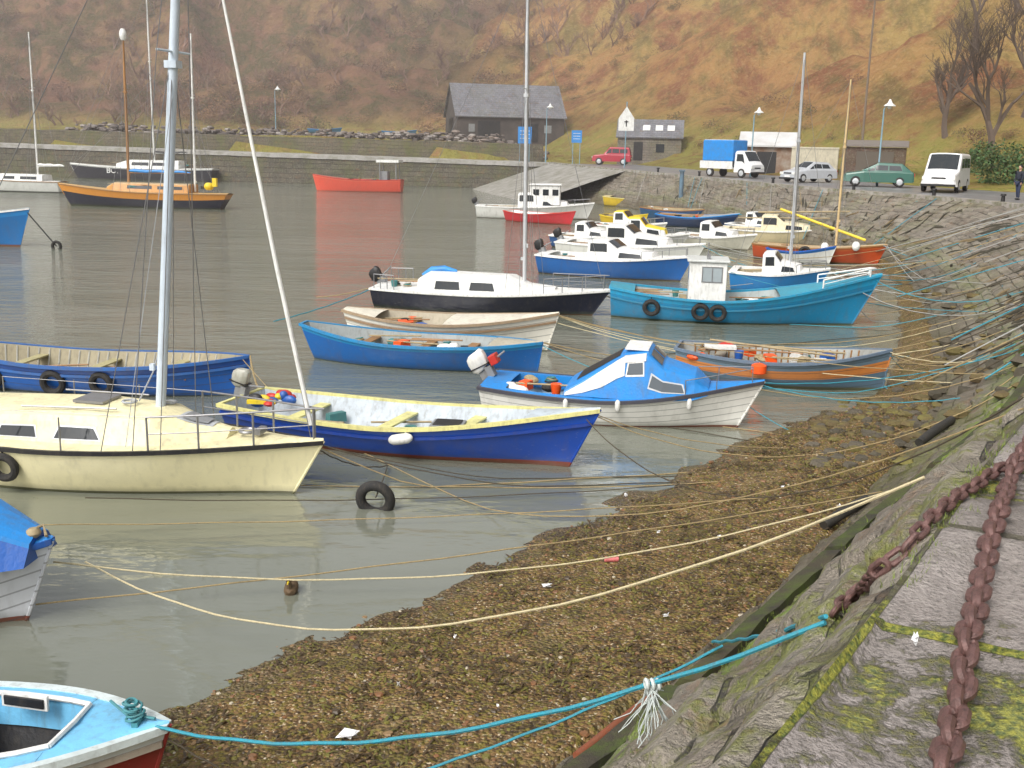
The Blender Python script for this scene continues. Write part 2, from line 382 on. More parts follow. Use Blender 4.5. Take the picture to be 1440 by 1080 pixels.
te.add(vs,fs,0,tuv)
def hillmat():
    m,nt,b,tc=newmat('hillside_grass'); o=tc.outputs['Object']
    s=nd(nt,'ShaderNodeSeparateXYZ'); nt.links.new(o,s.inputs[0]); su=nd(nt,'ShaderNodeSeparateXYZ'); nt.links.new(tc.outputs['UV'],su.inputs[0])
    A=NZ(nt,o,.045,6,.62); Bn=NZ(nt,o,.13,6,.68,(1,1,.55)); C=NZ(nt,o,.5,6,.7); D=NZ(nt,o,2.2,4,.7); St=NZ(nt,o,.16,5,.65,(1.6,.4,.4))
    c=MX(nt,RMP(nt,A,.42,.58),(.46,.245,.095),(.44,.30,.10))
    c=MX(nt,RMP(nt,Bn,.47,.58),c,(.30,.125,.06))
    c=MX(nt,MA(nt,'MULTIPLY',RMP(nt,St,.52,.62),.6),c,(.17,.15,.045))
    c=MX(nt,MA(nt,'MULTIPLY',RMP(nt,C,.5,.66),.75),c,(.17,.125,.045))
    c=MX(nt,MA(nt,'MULTIPLY',RMP(nt,D,.5,.7),.5),c,(.55,.38,.18))
    l=MX(nt,RMP(nt,A,.42,.58),(.27,.13,.085),(.30,.19,.085)); l=MX(nt,RMP(nt,Bn,.44,.56),l,(.11,.09,.035)); l=MX(nt,MA(nt,'MULTIPLY',RMP(nt,C,.48,.62),.7),l,(.25,.125,.085)); l=MX(nt,MA(nt,'MULTIPLY',RMP(nt,D,.5,.7),.4),l,(.36,.24,.13))
    c=MX(nt,su.outputs[0],c,l); c=MX(nt,MA(nt,'MULTIPLY',su.outputs[1],.65),c,(.09,.07,.03))  # left hill tones, then ravine shading painted in as darker colour along the valley
    fl=MA(nt,'SUBTRACT',1,RMP(nt,s.outputs[2],5.4,9))
    c=MX(nt,MA(nt,'MULTIPLY',fl,RMP(nt,C,.35,.55)),c,(.30,.27,.07))
    nt.links.new(c,b.inputs['Base Color']); b.inputs['Roughness'].default_value=1; b.inputs['Specular IOR Level'].default_value=.1
    BUMP(nt,b,MA(nt,'ADD',MA(nt,'ADD',C,Bn),MA(nt,'MULTIPLY',D,.3)),1,1.6); return m
te.obj('hillside_terrain',hillmat(),None,True,ang=3.1)
# ---------------- beach ----------------
WL=[Vector((-9,-8,0)),Vector((-5,2,0)),G(60,1130),G(220,1010),G(400,920),G(560,865),G(700,795),G(800,745),G(930,688),G(1000,645),G(1100,602),G(1190,580),G(1250,540),G(1268,470),G(1262,400),G(1235,368)+Vector((.1,1,0)),Vector((15.7,53,0))]
TO=[Vector((s_[0].x,s_[0].y,0)) for s_ in samp[::10]]
be=MB(); vs=[];fs=[]; bx=[];x=-13.0
while x<18: bx.append(x); x+=.13
by=[];y=1.5
while y<54: by.append(y); y+=.1 if y<20 else .3
for y in by:
    for x in bx:
        dw,_,_=sdist(WL,x,y)
        if dw<-2.5: vs.append((x,y,-.4)); continue
        dt,_,_=sdist(TO,x,y)
        nn=.05*fbm(x,y,.9,3)+.018*noise.noise(Vector((x*9,y*9,0)))+.022*noise.noise(Vector((x*3.5,y*3.5,5)))
        if dw<0: z=.1*dw
        elif dt>0: z=.3-.3*min(1,dt)
        else: z=.36*(dw/(dw-dt+1e-6))**.8
        vs.append((x,y,z+nn))
nx=len(bx)
for j in range(len(by)-1):
    for i in range(nx-1):
        q=(j*nx+i,j*nx+i+1,(j+1)*nx+i+1,(j+1)*nx+i)
        if all(vs[k][2]<-.2 for k in q): continue
        fs.append(q)
be.add(vs,fs,0)
def beachmat():
    m,nt,b,tc=newmat('shingle'); o=tc.outputs['Object']
    s=nd(nt,'ShaderNodeSeparateXYZ'); nt.links.new(o,s.inputs[0]); z=s.outputs[2]
    vo=nd(nt,'ShaderNodeTexVoronoi'); nt.links.new(o,vo.inputs['Vector']); vo.inputs['Scale'].default_value=24
    vo2=nd(nt,'ShaderNodeTexVoronoi'); nt.links.new(o,vo2.inputs['Vector']); vo2.inputs['Scale'].default_value=52
    sv=nd(nt,'ShaderNodeSeparateColor'); nt.links.new(vo.outputs['Color'],sv.inputs[0])
    sv2=nd(nt,'ShaderNodeSeparateColor'); nt.links.new(vo2.outputs['Color'],sv2.inputs[0])
    n1=NZ(nt,o,.8,6,.7); n2=NZ(nt,o,3.5,6,.7); n3=NZ(nt,o,14,4,.7); n6=NZ(nt,o,1.7,5,.7)
    c=MX(nt,sv.outputs[0],(.075,.036,.012),(.28,.165,.06))
    c=MX(nt,MA(nt,'GREATER_THAN',sv2.outputs[1],.92),c,(.55,.45,.3))
    c=MX(nt,MA(nt,'MULTIPLY',RMP(nt,n2,.46,.6),.85),c,(.055,.036,.012))
    c=MX(nt,MA(nt,'MULTIPLY',RMP(nt,n3,.48,.6),.75),c,(.21,.17,.02))
    c=MX(nt,MA(nt,'MULTIPLY',RMP(nt,n6,.54,.64),.6),c,(.10,.085,.02))
    c=MX(nt,MA(nt,'MULTIPLY',RMP(nt,n1,.55,.68),.5),c,(.27,.19,.09))
    w=MA(nt,'SUBTRACT',1,RMP(nt,z,.0,.07))
    c=MX(nt,MA(nt,'MULTIPLY',w,.6),c,(.10,.075,.045))
    nt.links.new(c,b.inputs['Base Color']); nt.links.new(MA(nt,'SUBTRACT',.7,MA(nt,'MULTIPLY',w,.5)),b.inputs['Roughness'])
    BUMP(nt,b,MA(nt,'ADD',MA(nt,'SUBTRACT',1,vo.outputs['Distance']),n3),1,.05); return m
be.obj('shingle_beach',beachmat(),None,True,ang=3.1)
bvv=[Vector(v) for v in wall.v]; bvf=list(wall.f)
o_=len(bvv); bvv+=[Vector(v) for v in pv.v]; bvf+=[tuple(i+o_ for i in f) for f in pv.f]
o_=len(bvv); bvv+=[Vector(v) for v in be.v]; bvf+=[tuple(i+o_ for i in f) for f in be.f]
BV=BVHTree.FromPolygons(bvv,bvf)
def RC(u,v,up=0):
    d=ray(u,v).normalized(); h=BV.ray_cast(Vector((0,0,CZ)),d)
    p=h[0] if h[0] is not None else G(u,v,.0)
    return p+Vector((0,0,up))
def DROP(x,y):
    h=BV.ray_cast(Vector((x,y,20)),Vector((0,0,-1))); return h[0].z if h[0] is not None else 0
def rock(mb,c,s,seed,mi=0,flat=.6):
    rr=random.Random(seed); rings=[]
    for i in range(1,4):
        q=math.pi*i/4; rings.append([Vector((c[0]+s*math.sin(q)*math.cos(w)*rr.uniform(.7,1.2),c[1]+s*math.sin(q)*math.sin(w)*rr.uniform(.7,1.2),c[2]-s*flat*math.cos(q)*rr.uniform(.8,1.1))) for w in [2*math.pi*k/6 for k in range(6)]])
    mb.loft(rings,mi)
pb=MB(); k=0
while k<4600:
    y=R.uniform(4.5,22); x=R.uniform(-7,8)
    dw,_,_=sdist(WL,x,y)
    if dw<-.2: continue
    if dw<.02 and R.random()<.6: continue
    dt,_,_=sdist(TO,x,y)
    if dt>0: continue
    k+=1; z=DROP(x,y); s=R.uniform(.01,.028)*(1.9 if R.random()<.06 else 1)
    rock(pb,(x,y,z+s*.15),s,k,R.choice([0,0,1,1,1,1,3,3,3,4,4]+([2] if k%4==0 else [])),.5)
pb.obj('beach_pebbles',[paint((.24,.15,.07),.6,.3),paint((.06,.038,.018),.45,.3),paint((.5,.44,.33),.6,.3),paint((.17,.15,.025),.6,.3),paint((.22,.1,.04),.5,.3)],None,True)
sw=MB(); k=0
while k<1500:
    y=R.uniform(5,20); x=R.uniform(-6,8); dw,_,_=sdist(WL,x,y); dt,_,_=sdist(TO,x,y)
    if dw<0 or dt>.2 or fbm(x,y,.8,2)<-.05: continue
    k+=1; z=DROP(x,y)
    for q in range(3):
        a=R.uniform(0,6.28); l=R.uniform(.04,.16); p=Vector((x+R.uniform(-.06,.06),y+R.uniform(-.06,.06),z+.008)); d=Vector((math.cos(a),math.sin(a),0)); w=Vector((-d.y,d.x,0))*.009
        sw.add([p-w,p+w,p+d*l*.5+w*1.4+Vector((0,0,.02)),p+d*l*.5-w+Vector((0,0,.02)),p+d*l+Vector((0,0,.0))],[(0,1,2,3),(3,2,4)],R.choice([0,1,1]))
sw.obj('seaweed',[paint((.12,.11,.015),.35,.3,9),paint((.06,.035,.012),.35,.3,9)],None,False)
rk=MB()
for k in range(170):
    u=R.uniform(1140,1300); v=R.uniform(560,655) if k%3 else R.uniform(500,600)
    p=RC(u+ (600-v)*.35,v)
    if p.z<-.05 or p.z>.9: continue
    rock(rk,p,R.uniform(.05,.18),k+999,R.choice([0,1]),.5)
for k in range(420):
    s_=samp[R.randrange(int(len(samp)*.4),len(samp)-1)]
    if s_[3]>9.5 or s_[3]<4.4: continue
    p=s_[0].lerp(s_[1],R.uniform(-1.1,1.0)); rock(rk,p,R.uniform(.07,.28),k+1999,R.choice([0,1]),.5)
rk.obj('shore_rocks',[groundmat('dark_rock',[(.07,.06,.04),(.13,.11,.08)],3),groundmat('weedy_rock',[(.12,.085,.04),(.17,.15,.04)],3)],None,True)
lt=MB()
for u,v,w in ((490,1040,.14),(925,752,.07),(937,870,.06),(1285,918,.02),(770,828,.1),(1180,715,.06),(525,833,.04),(880,700,.06),(640,900,.03),(1010,760,.04),(560,968,.03),(700,1000,.02),(1100,690,.05)):
    p=RC(u,v,.02)
    for q in range(4):
        a=R.uniform(0,3); ww=w*R.uniform(.4,.9); vs=[p+Vector((math.cos(a+i*1.57)*ww*R.uniform(.6,1.1),math.sin(a+i*1.57)*ww*.6,R.uniform(0,.06))) for i in range(4)]
        lt.add(vs,[(0,1,2,3)])
lt.obj('plastic_litter',paint((.8,.8,.8),.4,.1),None,False)
cn=MB(); p=RC(860,790,.03); cn.tube([p-Vector((.09,0,0)),p-Vector((.08,0,0)),p+Vector((.08,.02,0)),p+Vector((.09,.02,0))],[.025,.035,.035,.025],10); cn.obj('drinks_can',paint((.75,.2,.2),.3,.5,12))
# ---------------- water ----------------
m,nt,b,tc=newmat('harbour_water'); o=tc.outputs['Object']
nA=NZ(nt,o,.06,3,.5,(1,2.2,1)); nB=NZ(nt,o,1.3,3,.5,(.6,1.7,1)); nC=NZ(nt,o,6,3,.6,(.6,1.4,1)); nD=NZ(nt,o,.3,3,.5,(.5,1.6,1))
c=MX(nt,RMP(nt,nA,.4,.62),(.155,.168,.13),(.19,.197,.158)); nt.links.new(c,b.inputs['Base Color'])
s=nd(nt,'ShaderNodeSeparateXYZ'); nt.links.new(o,s.inputs[0])
b.inputs['Roughness'].default_value=.04; b.inputs['IOR'].default_value=2.05
ds=RMP(nt,s.outputs[1],14,50)
amp=MA(nt,'MULTIPLY',RMP(nt,nD,.3,.75),MA(nt,'ADD',.3,ds))
h=MA(nt,'ADD',MA(nt,'MULTIPLY',nB,MA(nt,'ADD',.2,amp)),MA(nt,'MULTIPLY',nC,MA(nt,'ADD',.05,MA(nt,'MULTIPLY',ds,.4)))); BUMP(nt,b,h,1,.075)
wt=MB(); wt.add([(-500,-120,0),(60,-120,0),(60,145,0),(-500,160,0)],[(0,1,2,3)]); wt.obj('harbour_water',m,None,False)
# ---------------- boats ----------------
class Boat:
    def __init__(s,name,bow,stern,B=2,F=.6,Fb=.9,Fs=.65,D=.3,tw=.7,rake=.4,sr=.05,e0=.32,bp=2.2,floor=.1,world=False):
        a=G(*bow) if not world else Vector(bow); c=G(*stern) if not world else Vector(stern)
        s.L=(a-c).length; s.root=empty(name,(a+c)/2,math.atan2((a-c).y,(a-c).x)); s.root.rotation_euler[0]=R.uniform(-.03,.03); s.root.rotation_euler[1]=R.uniform(-.008,.008)
        s.B=B;s.F=F;s.Fb=Fb;s.Fs=Fs;s.D=D;s.tw=tw;s.rake=rake;s.sr=sr;s.e0=e0;s.bp=bp;s.floor=floor;s.y=(a.y+c.y)/2
    def sh(s,t):
        tm=.42
        return s.F+(s.Fb-s.F)*((t-tm)/(1-tm))**1.9 if t>tm else s.F+(s.Fs-s.F)*((tm-t)/tm)**1.9
    def hb(s,t):
        t0=.45
        if t<t0: return s.B/2*(1-(1-s.tw)*((t0-t)/t0)**2.3)
        return s.B/2*max(0,1-((t-t0)/(1-t0))**s.bp)+.012
    def pt(s,t,h,sd=1,off=0):
        k=-s.D*(1-.55*abs(2*t-1)**4); z=k+(s.sh(t)-k)*h; e=s.e0+(.85-s.e0)*t**3
        y=(s.hb(t)*(max(h,0)**e)+off)
        x=-s.L/2+s.L*t+s.rake*(z/s.Fb)*t**5-s.sr*(z/s.Fs)*(1-t)**5
        return Vector((x,sd*max(y,0),z))
    def ptz(s,t,z,sd=1,off=0):
        k=-s.D*(1-.55*abs(2*t-1)**4); return s.pt(t,(z-k)/(s.sh(t)-k),sd,off)
    def tx(s,x): return min(max((x+s.L/2)/s.L,0),1)
    def hull(s,mat,inner=None,gun=None,deck=None,decks=(),gw=.05,gh=.05,strake=None,sv=.75,ts=(),tm_=None,ribs=None,n=30,m=9):
        hm=MB(); vs=[];uv=[];fs=[]
        for i in range(n+1):
            t=i/n; 
            for j in range(-m,m+1):
                h=(abs(j)/m)**1.5; p=s.pt(t,h,1 if j>=0 else -1); vs.append(p); uv.append((t*s.L,h))
        w=2*m+1
        for i in range(n):
            for j in range(w-1): fs.append((i*w+j,i*w+j+1,(i+1)*w+j+1,(i+1)*w+j))
        fs.append(tuple(range(w))); hm.add(vs,fs,0,uv); hm.obj('hull',mat,s.root,True,ang=1.0)
        if inner:
            im=MB(); vs=[];fs=[]; q=6
            for i in range(n+1):
                t=i/n; row=[]
                for j in range(q+1):
                    z=s.sh(t)-.01+(s.floor-s.sh(t))*j/q; row.append(s.ptz(t,z,1,-.05))
                full=row+[Vector((row[-1].x,0,s.floor))]+[Vector((p.x,-p.y,p.z)) for p in reversed(row)]
                if i==0: full=[Vector((p.x+.05,p.y,p.z)) for p in full]
                vs+=full
            w=2*q+3
            for i in range(n):
                for j in range(w-1): fs.append((i*w+j,i*w+j+1,(i+1)*w+j+1,(i+1)*w+j))
            fs.append(tuple(range(w))); im.add(vs,fs); im.obj('inner_planking',inner,s.root,True,ang=1)
            if ribs:
                rb=MB()
                for i in range(2,int(n*.92)):
                    t=i/n
                    for sd in (1,-1):
                        rb.tube([s.ptz(t,s.sh(t)-.03,sd,-.06),s.ptz(t,(s.sh(t)+s.floor)/2,sd,-.06),s.ptz(t,s.floor+.02,sd,-.06)],.018,4)
                rb.obj('ribs',ribs,s.root)
        if gun:
            g=MB()
            for sd in (1,-1):
                rings=[]
                for i in range(n+1):
                    p=s.pt(i/n,1,sd); o=Vector((0,sd,0)); rings.append([p+o*gw*.5+Vector((0,0,-gh)),p+o*gw*.5+Vector((0,0,.012)),p-o*min(gw,abs(p.y))+Vector((0,0,.012)),p-o*min(gw,abs(p.y))+Vector((0,0,-gh))])
                g.loft(rings)
            a=s.pt(0,1,1); g.box(((a.x),0,a.z-.02),(.07,abs(a.y)*2+.02,.06))
            g.obj('gunwale',gun,s.root,False)
            g=MB(); g.tube([s.pt(1,h,1)+Vector((.0,-s.pt(1,h,1).y,0)) for h in (.1,.4,.7,1.0)],.022,6); g.obj('stem',mat,s.root)
        if strake:
            g=MB()
            for sd in (1,-1):
                rings=[]
                for i in range(n+1):
                    p=s.pt(i/n,sv,sd); o=Vector((0,sd,0)); rings.append([p+Vector((0,0,-.03)),p+o*.035+Vector((0,0,-.025)),p+o*.035+Vector((0,0,.025)),p+Vector((0,0,.03))])
                g.loft(rings)
            g.obj('rubbing_strake',strake,s.root,False)
        if deck:
            d=MB()
            for dd in decks:
                t0,t1=dd[0],dd[1]; 
                if len(dd)==2:
                    rows=[];k=16
                    for i in range(k+1):
                        t=t0+(t1-t0)*i/k; z=s.sh(t)-.005; hb=s.hb(t)-.01; x=s.pt(t,1).x; rows.append([Vector((x,hb*q,z+.05*s.B/2*(1-q*q))) for q in (-1,-.6,-.2,.2,.6,1)])
                    d.loft(rows,0,False,False)
                else:
                    for sd in (1,-1):
                        rows=[]
                        for i in range(13):
                            t=t0+(t1-t0)*i/12; z=s.sh(t)-.0; hb=s.hb(t)-.01; x=s.pt(t,1).x; rows.append([Vector((x,sd*hb,z)),Vector((x,sd*max(hb-dd[2],0),z+.02)),Vector((x,sd*max(hb-dd[2],0),z-.25))])
                        d.loft(rows,0,False,False)
            d.obj('deck',deck,s.root,True,ang=.8)
        if ts:
            d=MB()
            for t in ts:
                z=s.sh(t)-.17; p=s.ptz(t,z); d.box((p.x,0,z),(.22,p.y*2-.12,.035))
            d.obj('thwarts',tm_ or mWood,s.root,False,.006)
        return s
    def clutter(s,x0,x1,z,n=8,w=.5,seed=1):
        rr=random.Random(seed); m=MB()
        for i in range(n):
            x=rr.uniform(x0,x1); y=rr.uniform(-w,w); k=rr.randrange(6); mi=rr.choice([0,1,2,2,3,3,4,5,6,6])
            if k==0: m.box((x,y,z+.1),(rr.uniform(.2,.4),rr.uniform(.15,.3),rr.uniform(.1,.2)),rr.uniform(0,3),mi,tp=.92)
            elif k==1: 
                for q in range(4): m.ball((x+rr.uniform(-.14,.14),y+rr.uniform(-.12,.12),z+.05),(rr.uniform(.08,.2),rr.uniform(.07,.16),rr.uniform(.05,.11)),6,mi)
            elif k in (2,5): m.tube([(x-rr.uniform(.4,.9),y,z+.15),(x+rr.uniform(.4,.9),y+rr.uniform(-.3,.3),z+.2)],.02,6,rr.choice([2,5]))
            elif k==3:
                for q in range(4): m.torus((x+rr.uniform(-.03,.03),y,z+.04+q*.025),(rr.uniform(-.2,.2),.1,1),.13-.015*q,.014,14,5,rr.choice([3,6,2]))
            else: m.tube([(x,y,z),(x,y,z+.05),(x,y,z+.2)],[.08,.09,.11],10,mi)
        m.obj('deck_gear',[mBl,mW,mTan,paint((.05,.2,.2),.7,.3),mOr,mWood,mRub],s.root)
    def tires(s,lst,R_=.22,r=.075,sd=-1):
        t_=MB()
        for t,z in lst:
            p=s.ptz(t,z,sd,.07); t_.torus(p,(R.uniform(-.15,.15),1,.15),R_,r,20,8); q=s.pt(t,1,sd); t_.tube([p+Vector((0,0,R_)),q],.012,5)
        t_.obj('tyre_fenders',mRub,s.root)
    def fender(s,t,z,mat=None,sd=-1,r=.09,l=.2,ang=0):
        f=MB(); p=s.ptz(t,z,sd,r); ax=Vector((math.sin(ang),0,math.cos(ang)))
        f.tube([p-ax*l*1.3,p-ax*l*1.15,p-ax*l*.8,p,p+ax*l*.8,p+ax*l*1.15,p+ax*l*1.3],[r*.2,r*.6,r*.97,r,r*.97,r*.6,r*.2],10); q=s.pt(t,1,sd); f.tube([p+ax*l*1.2,q],.01,5)
        f.obj('fender',mat or mW,s.root)
    def outboard(s,y=0,col=None,tilt=.3,sc_=1,x=None):
        col=col or mBlk; e=empty('outboard_motor',(x if x is not None else -s.L/2-.12,y,s.Fs+.1),0,s.root); e.rotation_euler=(0,tilt,0); e.scale=(sc_,)*3
        o=MB(); rings=[]
        for z,a,b_ in ((.05,.09,.07),(.1,.16,.1),(.25,.18,.11),(.34,.17,.105),(.39,.12,.07)):
            rings.append([Vector((-.05+a*math.copysign(abs(math.cos(w))**.6,math.cos(w)),b_*math.copysign(abs(math.sin(w))**.6,math.sin(w)),z+.03*math.cos(w))) for w in [2*math.pi*k/14 for k in range(14)]])
        o.loft(rings); o.box((-.05,0,.13),(.37,.225,.02),0,1); o.obj('cowling',[col,mBlk],e)
        o=MB(); o.box((-.06,0,-.2),(.13,.07,.55)); o.box((-.08,0,-.5),(.26,.05,.05)); o.box((-.07,0,-.62),(.12,.09,.1)); o.box((-.02,0,-.72),(.1,.012,.14))
        for k in range(3):
            w=k*2.094; o.box((-.16,.07*math.cos(w),-.62+.07*math.sin(w)),(.02,.07,.05),0,0,Matrix.Rotation(w,3,'X'))
        o.box((.08,0,-.02),(.12,.18,.2)); o.tube([(.1,0,.1),(.45,.05,.18)],.02,6); o.obj('leg',mGry,e,False,.01)
    def cab(s,st,ms,mt=None,rc=.06,cam=.04,name='cabin'):
        mb=MB(); k=11
        rings=[]; st2=[]
        for i in range(len(st)-1):
            for q in range(4): st2.append([st[i][j]+(st[i+1][j]-st[i][j])*q/4 for j in range(5)])
        st2.append(list(st[-1]))
        for x,zb,zt,wb,wt in st2:
            r=min(rc,(zt-zb)*.45,wt*.45); P=[(wb,zb),(wt,zt-r),(wt-r*.35,zt-r*.3),(wt-r,zt),(wt*.5,zt+cam*.75)]
            rings.append([Vector((x,y,z)) for y,z in P]+[Vector((x,0,zt+cam))]+[Vector((x,-y,z)) for y,z in reversed(P)])
        n=len(rings); 
        for i in range(n-1):
            a,b_=rings[i],rings[i+1]
            for j in range(k-1):
                mb.add([a[j],a[j+1],b_[j+1],b_[j]],[(0,1,2,3)],0 if j in (0,k-2) else 1)
        mb.add(rings[0],[tuple(range(k))],0); mb.add(rings[-1],[tuple(range(k))],0)
        mb.obj(name,[ms,mt or ms],s.root,True,ang=.5)
        s.st=st;s.rc=rc;s.cam=cam
    def side(s,x,f,sd,off=.006):
        st=s.st
        for i in range(len(st)-1):
            if st[i][0]<=x<=st[i+1][0] or i==len(st)-2:
                a,b_=st[i],st[i+1]; q=(x-a[0])/(b_[0]-a[0]); v=[a[k]+(b_[k]-a[k])*q for k in range(5)]; break
        r=min(s.rc,(v[2]-v[1])*.45); return Vector((x,sd*(v[3]+(v[4]-v[3])*f+off),v[1]+(v[2]-r-v[1])*f))
    def win(s,lst,mat=None,fr=None,sds=(1,-1)):
        w=MB();g=MB()
        for x0,x1,f0,f1,*sk in lst:
            k0=sk[0] if sk else 0; k1=sk[1] if len(sk)>1 else 0
            for sd in sds:
                for mb,ex,ef,of in ((g,.025,.05,.008),(w,0,0,.014)):
                    n=8; A=[];Bt=[]
                    for i in range(n+1):
                        q=i/n; A.append(s.side(x0-ex+(x1-x0+2*ex)*q,f0-ef,sd,of)); xt=x0+k0-ex+(x1-k1-x0-k0+2*ex)*q; Bt.append(s.side(xt,f1+ef,sd,of))
                    mb.add(A+Bt,[(i,i+1,n+2+i,n+1+i) for i in range(n)])
        w.obj('windows',mat or mGlass,s.root,False)
        if fr: g.obj('window_frames',fr,s.root,False)
    def top(s,x,yf,off=.008):
        st=s.st
        for i in range(len(st)-1):
            if st[i][0]<=x<=st[i+1][0] or i==len(st)-2:
                a,b_=st[i],st[i+1]; dx=b_[0]-a[0]; q=(x-a[0])/dx; v=[a[k]+(b_[k]-a[k])*q for k in range(5)]; sl=(b_[2]-a[2])/dx; break
        nn=Vector((-sl,0,1)).normalized(); r=min(s.rc,(v[2]-v[1])*.45,v[4]*.45); w=v[4]-r
        return Vector((x,yf*w,v[2]+s.cam*(1-yf*yf)*.8))+nn*off
    def panel(s,x0,x1,y0,y1,mat=None,off=.014,name='windscreen'):
        w=MB(); n=6; vs=[s.top(x0+(x1-x0)*(j/2),y0+(y1-y0)*i/n,off) for j in range(3) for i in range(n+1)]
        w.add(vs,[(j*(n+1)+i,j*(n+1)+i+1,(j+1)*(n+1)+i+1,(j+1)*(n+1)+i) for j in range(2) for i in range(n)]); w.obj(name,mat or mGlass,s.root,False)
    def mast(s,x,zb,zt,r=.055,mat=None,fore=True,back=True,shr=True,boom=None,stay_r=.007,lean=0,furl=None,yo=0):
        m=mat or mAl; e=MB(); top=Vector((x+lean,yo,zt)); e.tube([(x,yo,zb),(x+lean*.5,yo,(zb+zt)/2),top],[r,r*.95,r*.7],10)
        if shr:
            f=.62; zz=zb+(zt-zb)*f; e.tube([(x+lean*f,-.45,zz),(x+lean*f,.45,zz)],.018,5)
            e.box((x+.07,0,zb+1.1),(.05,.05,.12)); e.box((x-.09,0,zb+.7),(.07,.06,.1)); e.box((x+lean*.6,0,zb+(zt-zb)*.6),(r*2.4,r*2.4,.1))
        e.obj('mast',m,s.root)
        g=MB(); 
        bowp=s.pt(.98,1)+Vector((0,-s.pt(.98,1).y,0))
        if fore: g.tube([bowp,top],stay_r,4)
        if back: g.tube([(-s.L/2+.05,0,s.Fs),top],stay_r,4)
        if shr:
            t=s.tx(x); 
            for sd in (1,-1):
                p=s.pt(t,1,sd); zz=zb+(zt-zb)*.62
                g.tube([p,(x+lean*.62,sd*.45,zz),top],stay_r,4); p2=s.pt(max(t-.06,0),1,sd); g.tube([p2,(x+lean*.6,0,zz)],stay_r,4); p3=s.pt(min(t+.05,1),1,sd); g.tube([p3,(x+lean*.6,0,zz)],stay_r,4)
        g.tube([(x+.06,r+.02,zb+.3),(x+lean+.04,.03,zt-.05)],stay_r*.8,4)
        g.obj('rigging',mSteel,s.root)
        if furl:
            f=MB(); f.tube([bowp+Vector((0,0,.25)),bowp.lerp(top,.3),bowp.lerp(top,.96)],[furl,furl*.9,furl*.4],8); f.obj('furled_sail',mW,s.root)
        if boom:
            bl,bz,sm_=boom; f=MB(); f.tube([(x,0,bz),(x-bl,0,bz+.08)],.04,8); f.obj('boom',m,s.root)
            if sm_:
                f=MB(); pts=[Vector((x-bl*i/10,0.02*math.sin(i*2),bz+.13+.03*math.sin(i*1.7))) for i in range(11)]; f.tube(pts,[.05]+[.13-.005*i for i in range(1,10)]+[.03],8); f.obj('sail_cover',sm_,s.root)
    def rail(s,t0,t1,h=.5,close=True,mat=None,n=3,r=.014):
        g=MB()
        for sd in (1,-1):
            pts=[]
            for i in range(n+1):
                t=t0+(t1-t0)*i/n; p=s.pt(t,1,sd,-.05); q=p+Vector((0,0,h)); g.tube([p,q],r,6); pts.append(q)
            g.tube(pts,r,6)
            if close: g.tube([p-Vector((0,0,h*.5)) for p in pts],r*.6,5)
        if close:
            a=s.pt(t1,1,1,-.05)+Vector((0,0,h)); b_=s.pt(t1,1,-1,-.05)+Vector((0,0,h)); g.tube([a,(a.x+.15,0,a.z),b_],r,6)
        g.obj('guard_rail',mat or mSteel,s.root)
    def bowp(s,z=None):
        p=s.pt(.97,1); p.y=0; bpy.context.view_layer.update(); return s.root.matrix_world@p
    def W(s,t,h=1,sd=1):
        bpy.context.view_layer.update(); return s.root.matrix_world@s.pt(t,h,sd)
# A cream yacht
A=Boat('sailing_yacht',(412,694),(-150,644),B=2.3,F=.72,Fb=.86,Fs=.7,D=.35,tw=.7,rake=.5,bp=2.0,e0=.22)
A.hull(hullmat(CREAM,(.16,.15,.09),.05,rough=.25,var=.3),gun=mBlk,deck=mCr,decks=[(0,1)],gw=.035,gh=.05)
A.cab([(-2.0,.7,1.05,.8,.7),(.2,.72,1.17,.8,.66),(1.45,.75,1.15,.7,.52),(1.9,.78,1.0,.56,.4),(2.5,.82,.9,.25,.15)],mCr,mCr,.12,.06)
A.win([(-.9,-.25,.3,.78,.06,.06),(.05,.75,.3,.78,.06,.12)],fr=mAl)
A.mast(1.34,1.1,9.5,.075,mat=paint((.6,.68,.76),.35,.2),lean=.8,furl=.035,stay_r=.008)
A.panel(1.72,2.25,-.7,.7,mAl,.02,'hatch_frame'); A.panel(1.78,2.17,-.58,.58,mGry,.045,'fore_hatch')
A.rail(.72,.985,.5,True,None,3,.016); A.tires([(.42,.42)],.17,.06)
ex=MB()
for sd in (1,-1): ex.tube([A.pt(.2,1,sd,-.06)+Vector((0,0,.5)),A.pt(.72,1,sd,-.05)+Vector((0,0,.5))],.006,5)
for t in (.2,.38,.55):
    for sd in (1,-1): p=A.pt(t,1,sd,-.05); ex.tube([p,p+Vector((0,0,.5))],.012,6)
for sd in (1,-1): ex.tube([(-.6,sd*.55,1.2),(0.9,sd*.45,1.24)],.014,5)
ex.box((2.95,0,.95),(.1,.25,.08)); ex.torus((2.75,0,.93),(0,0,1),.12,.025,16,6); ex.box((.3,0,1.25),(.5,.5,.04)); ex.obj('deck_fittings',mSteel,A.root)
ex=MB(); ex.tube([(1.4,.05,2.2),(1.2,.1,1.7),(1.0,.0,1.26)],.012,5); ex.torus((.9,-.1,1.27),(0,0,1),.1,.02,14,5); ex.torus((1.4,.2,1.22),(0,0,1),.09,.018,14,5); ex.tube([(1.85,.0,6),(1.5,-.5,3),(1.35,-1.0,.85)],.006,4); ex.obj('halyards',paint((.4,.42,.45),.8,.3),A.root)
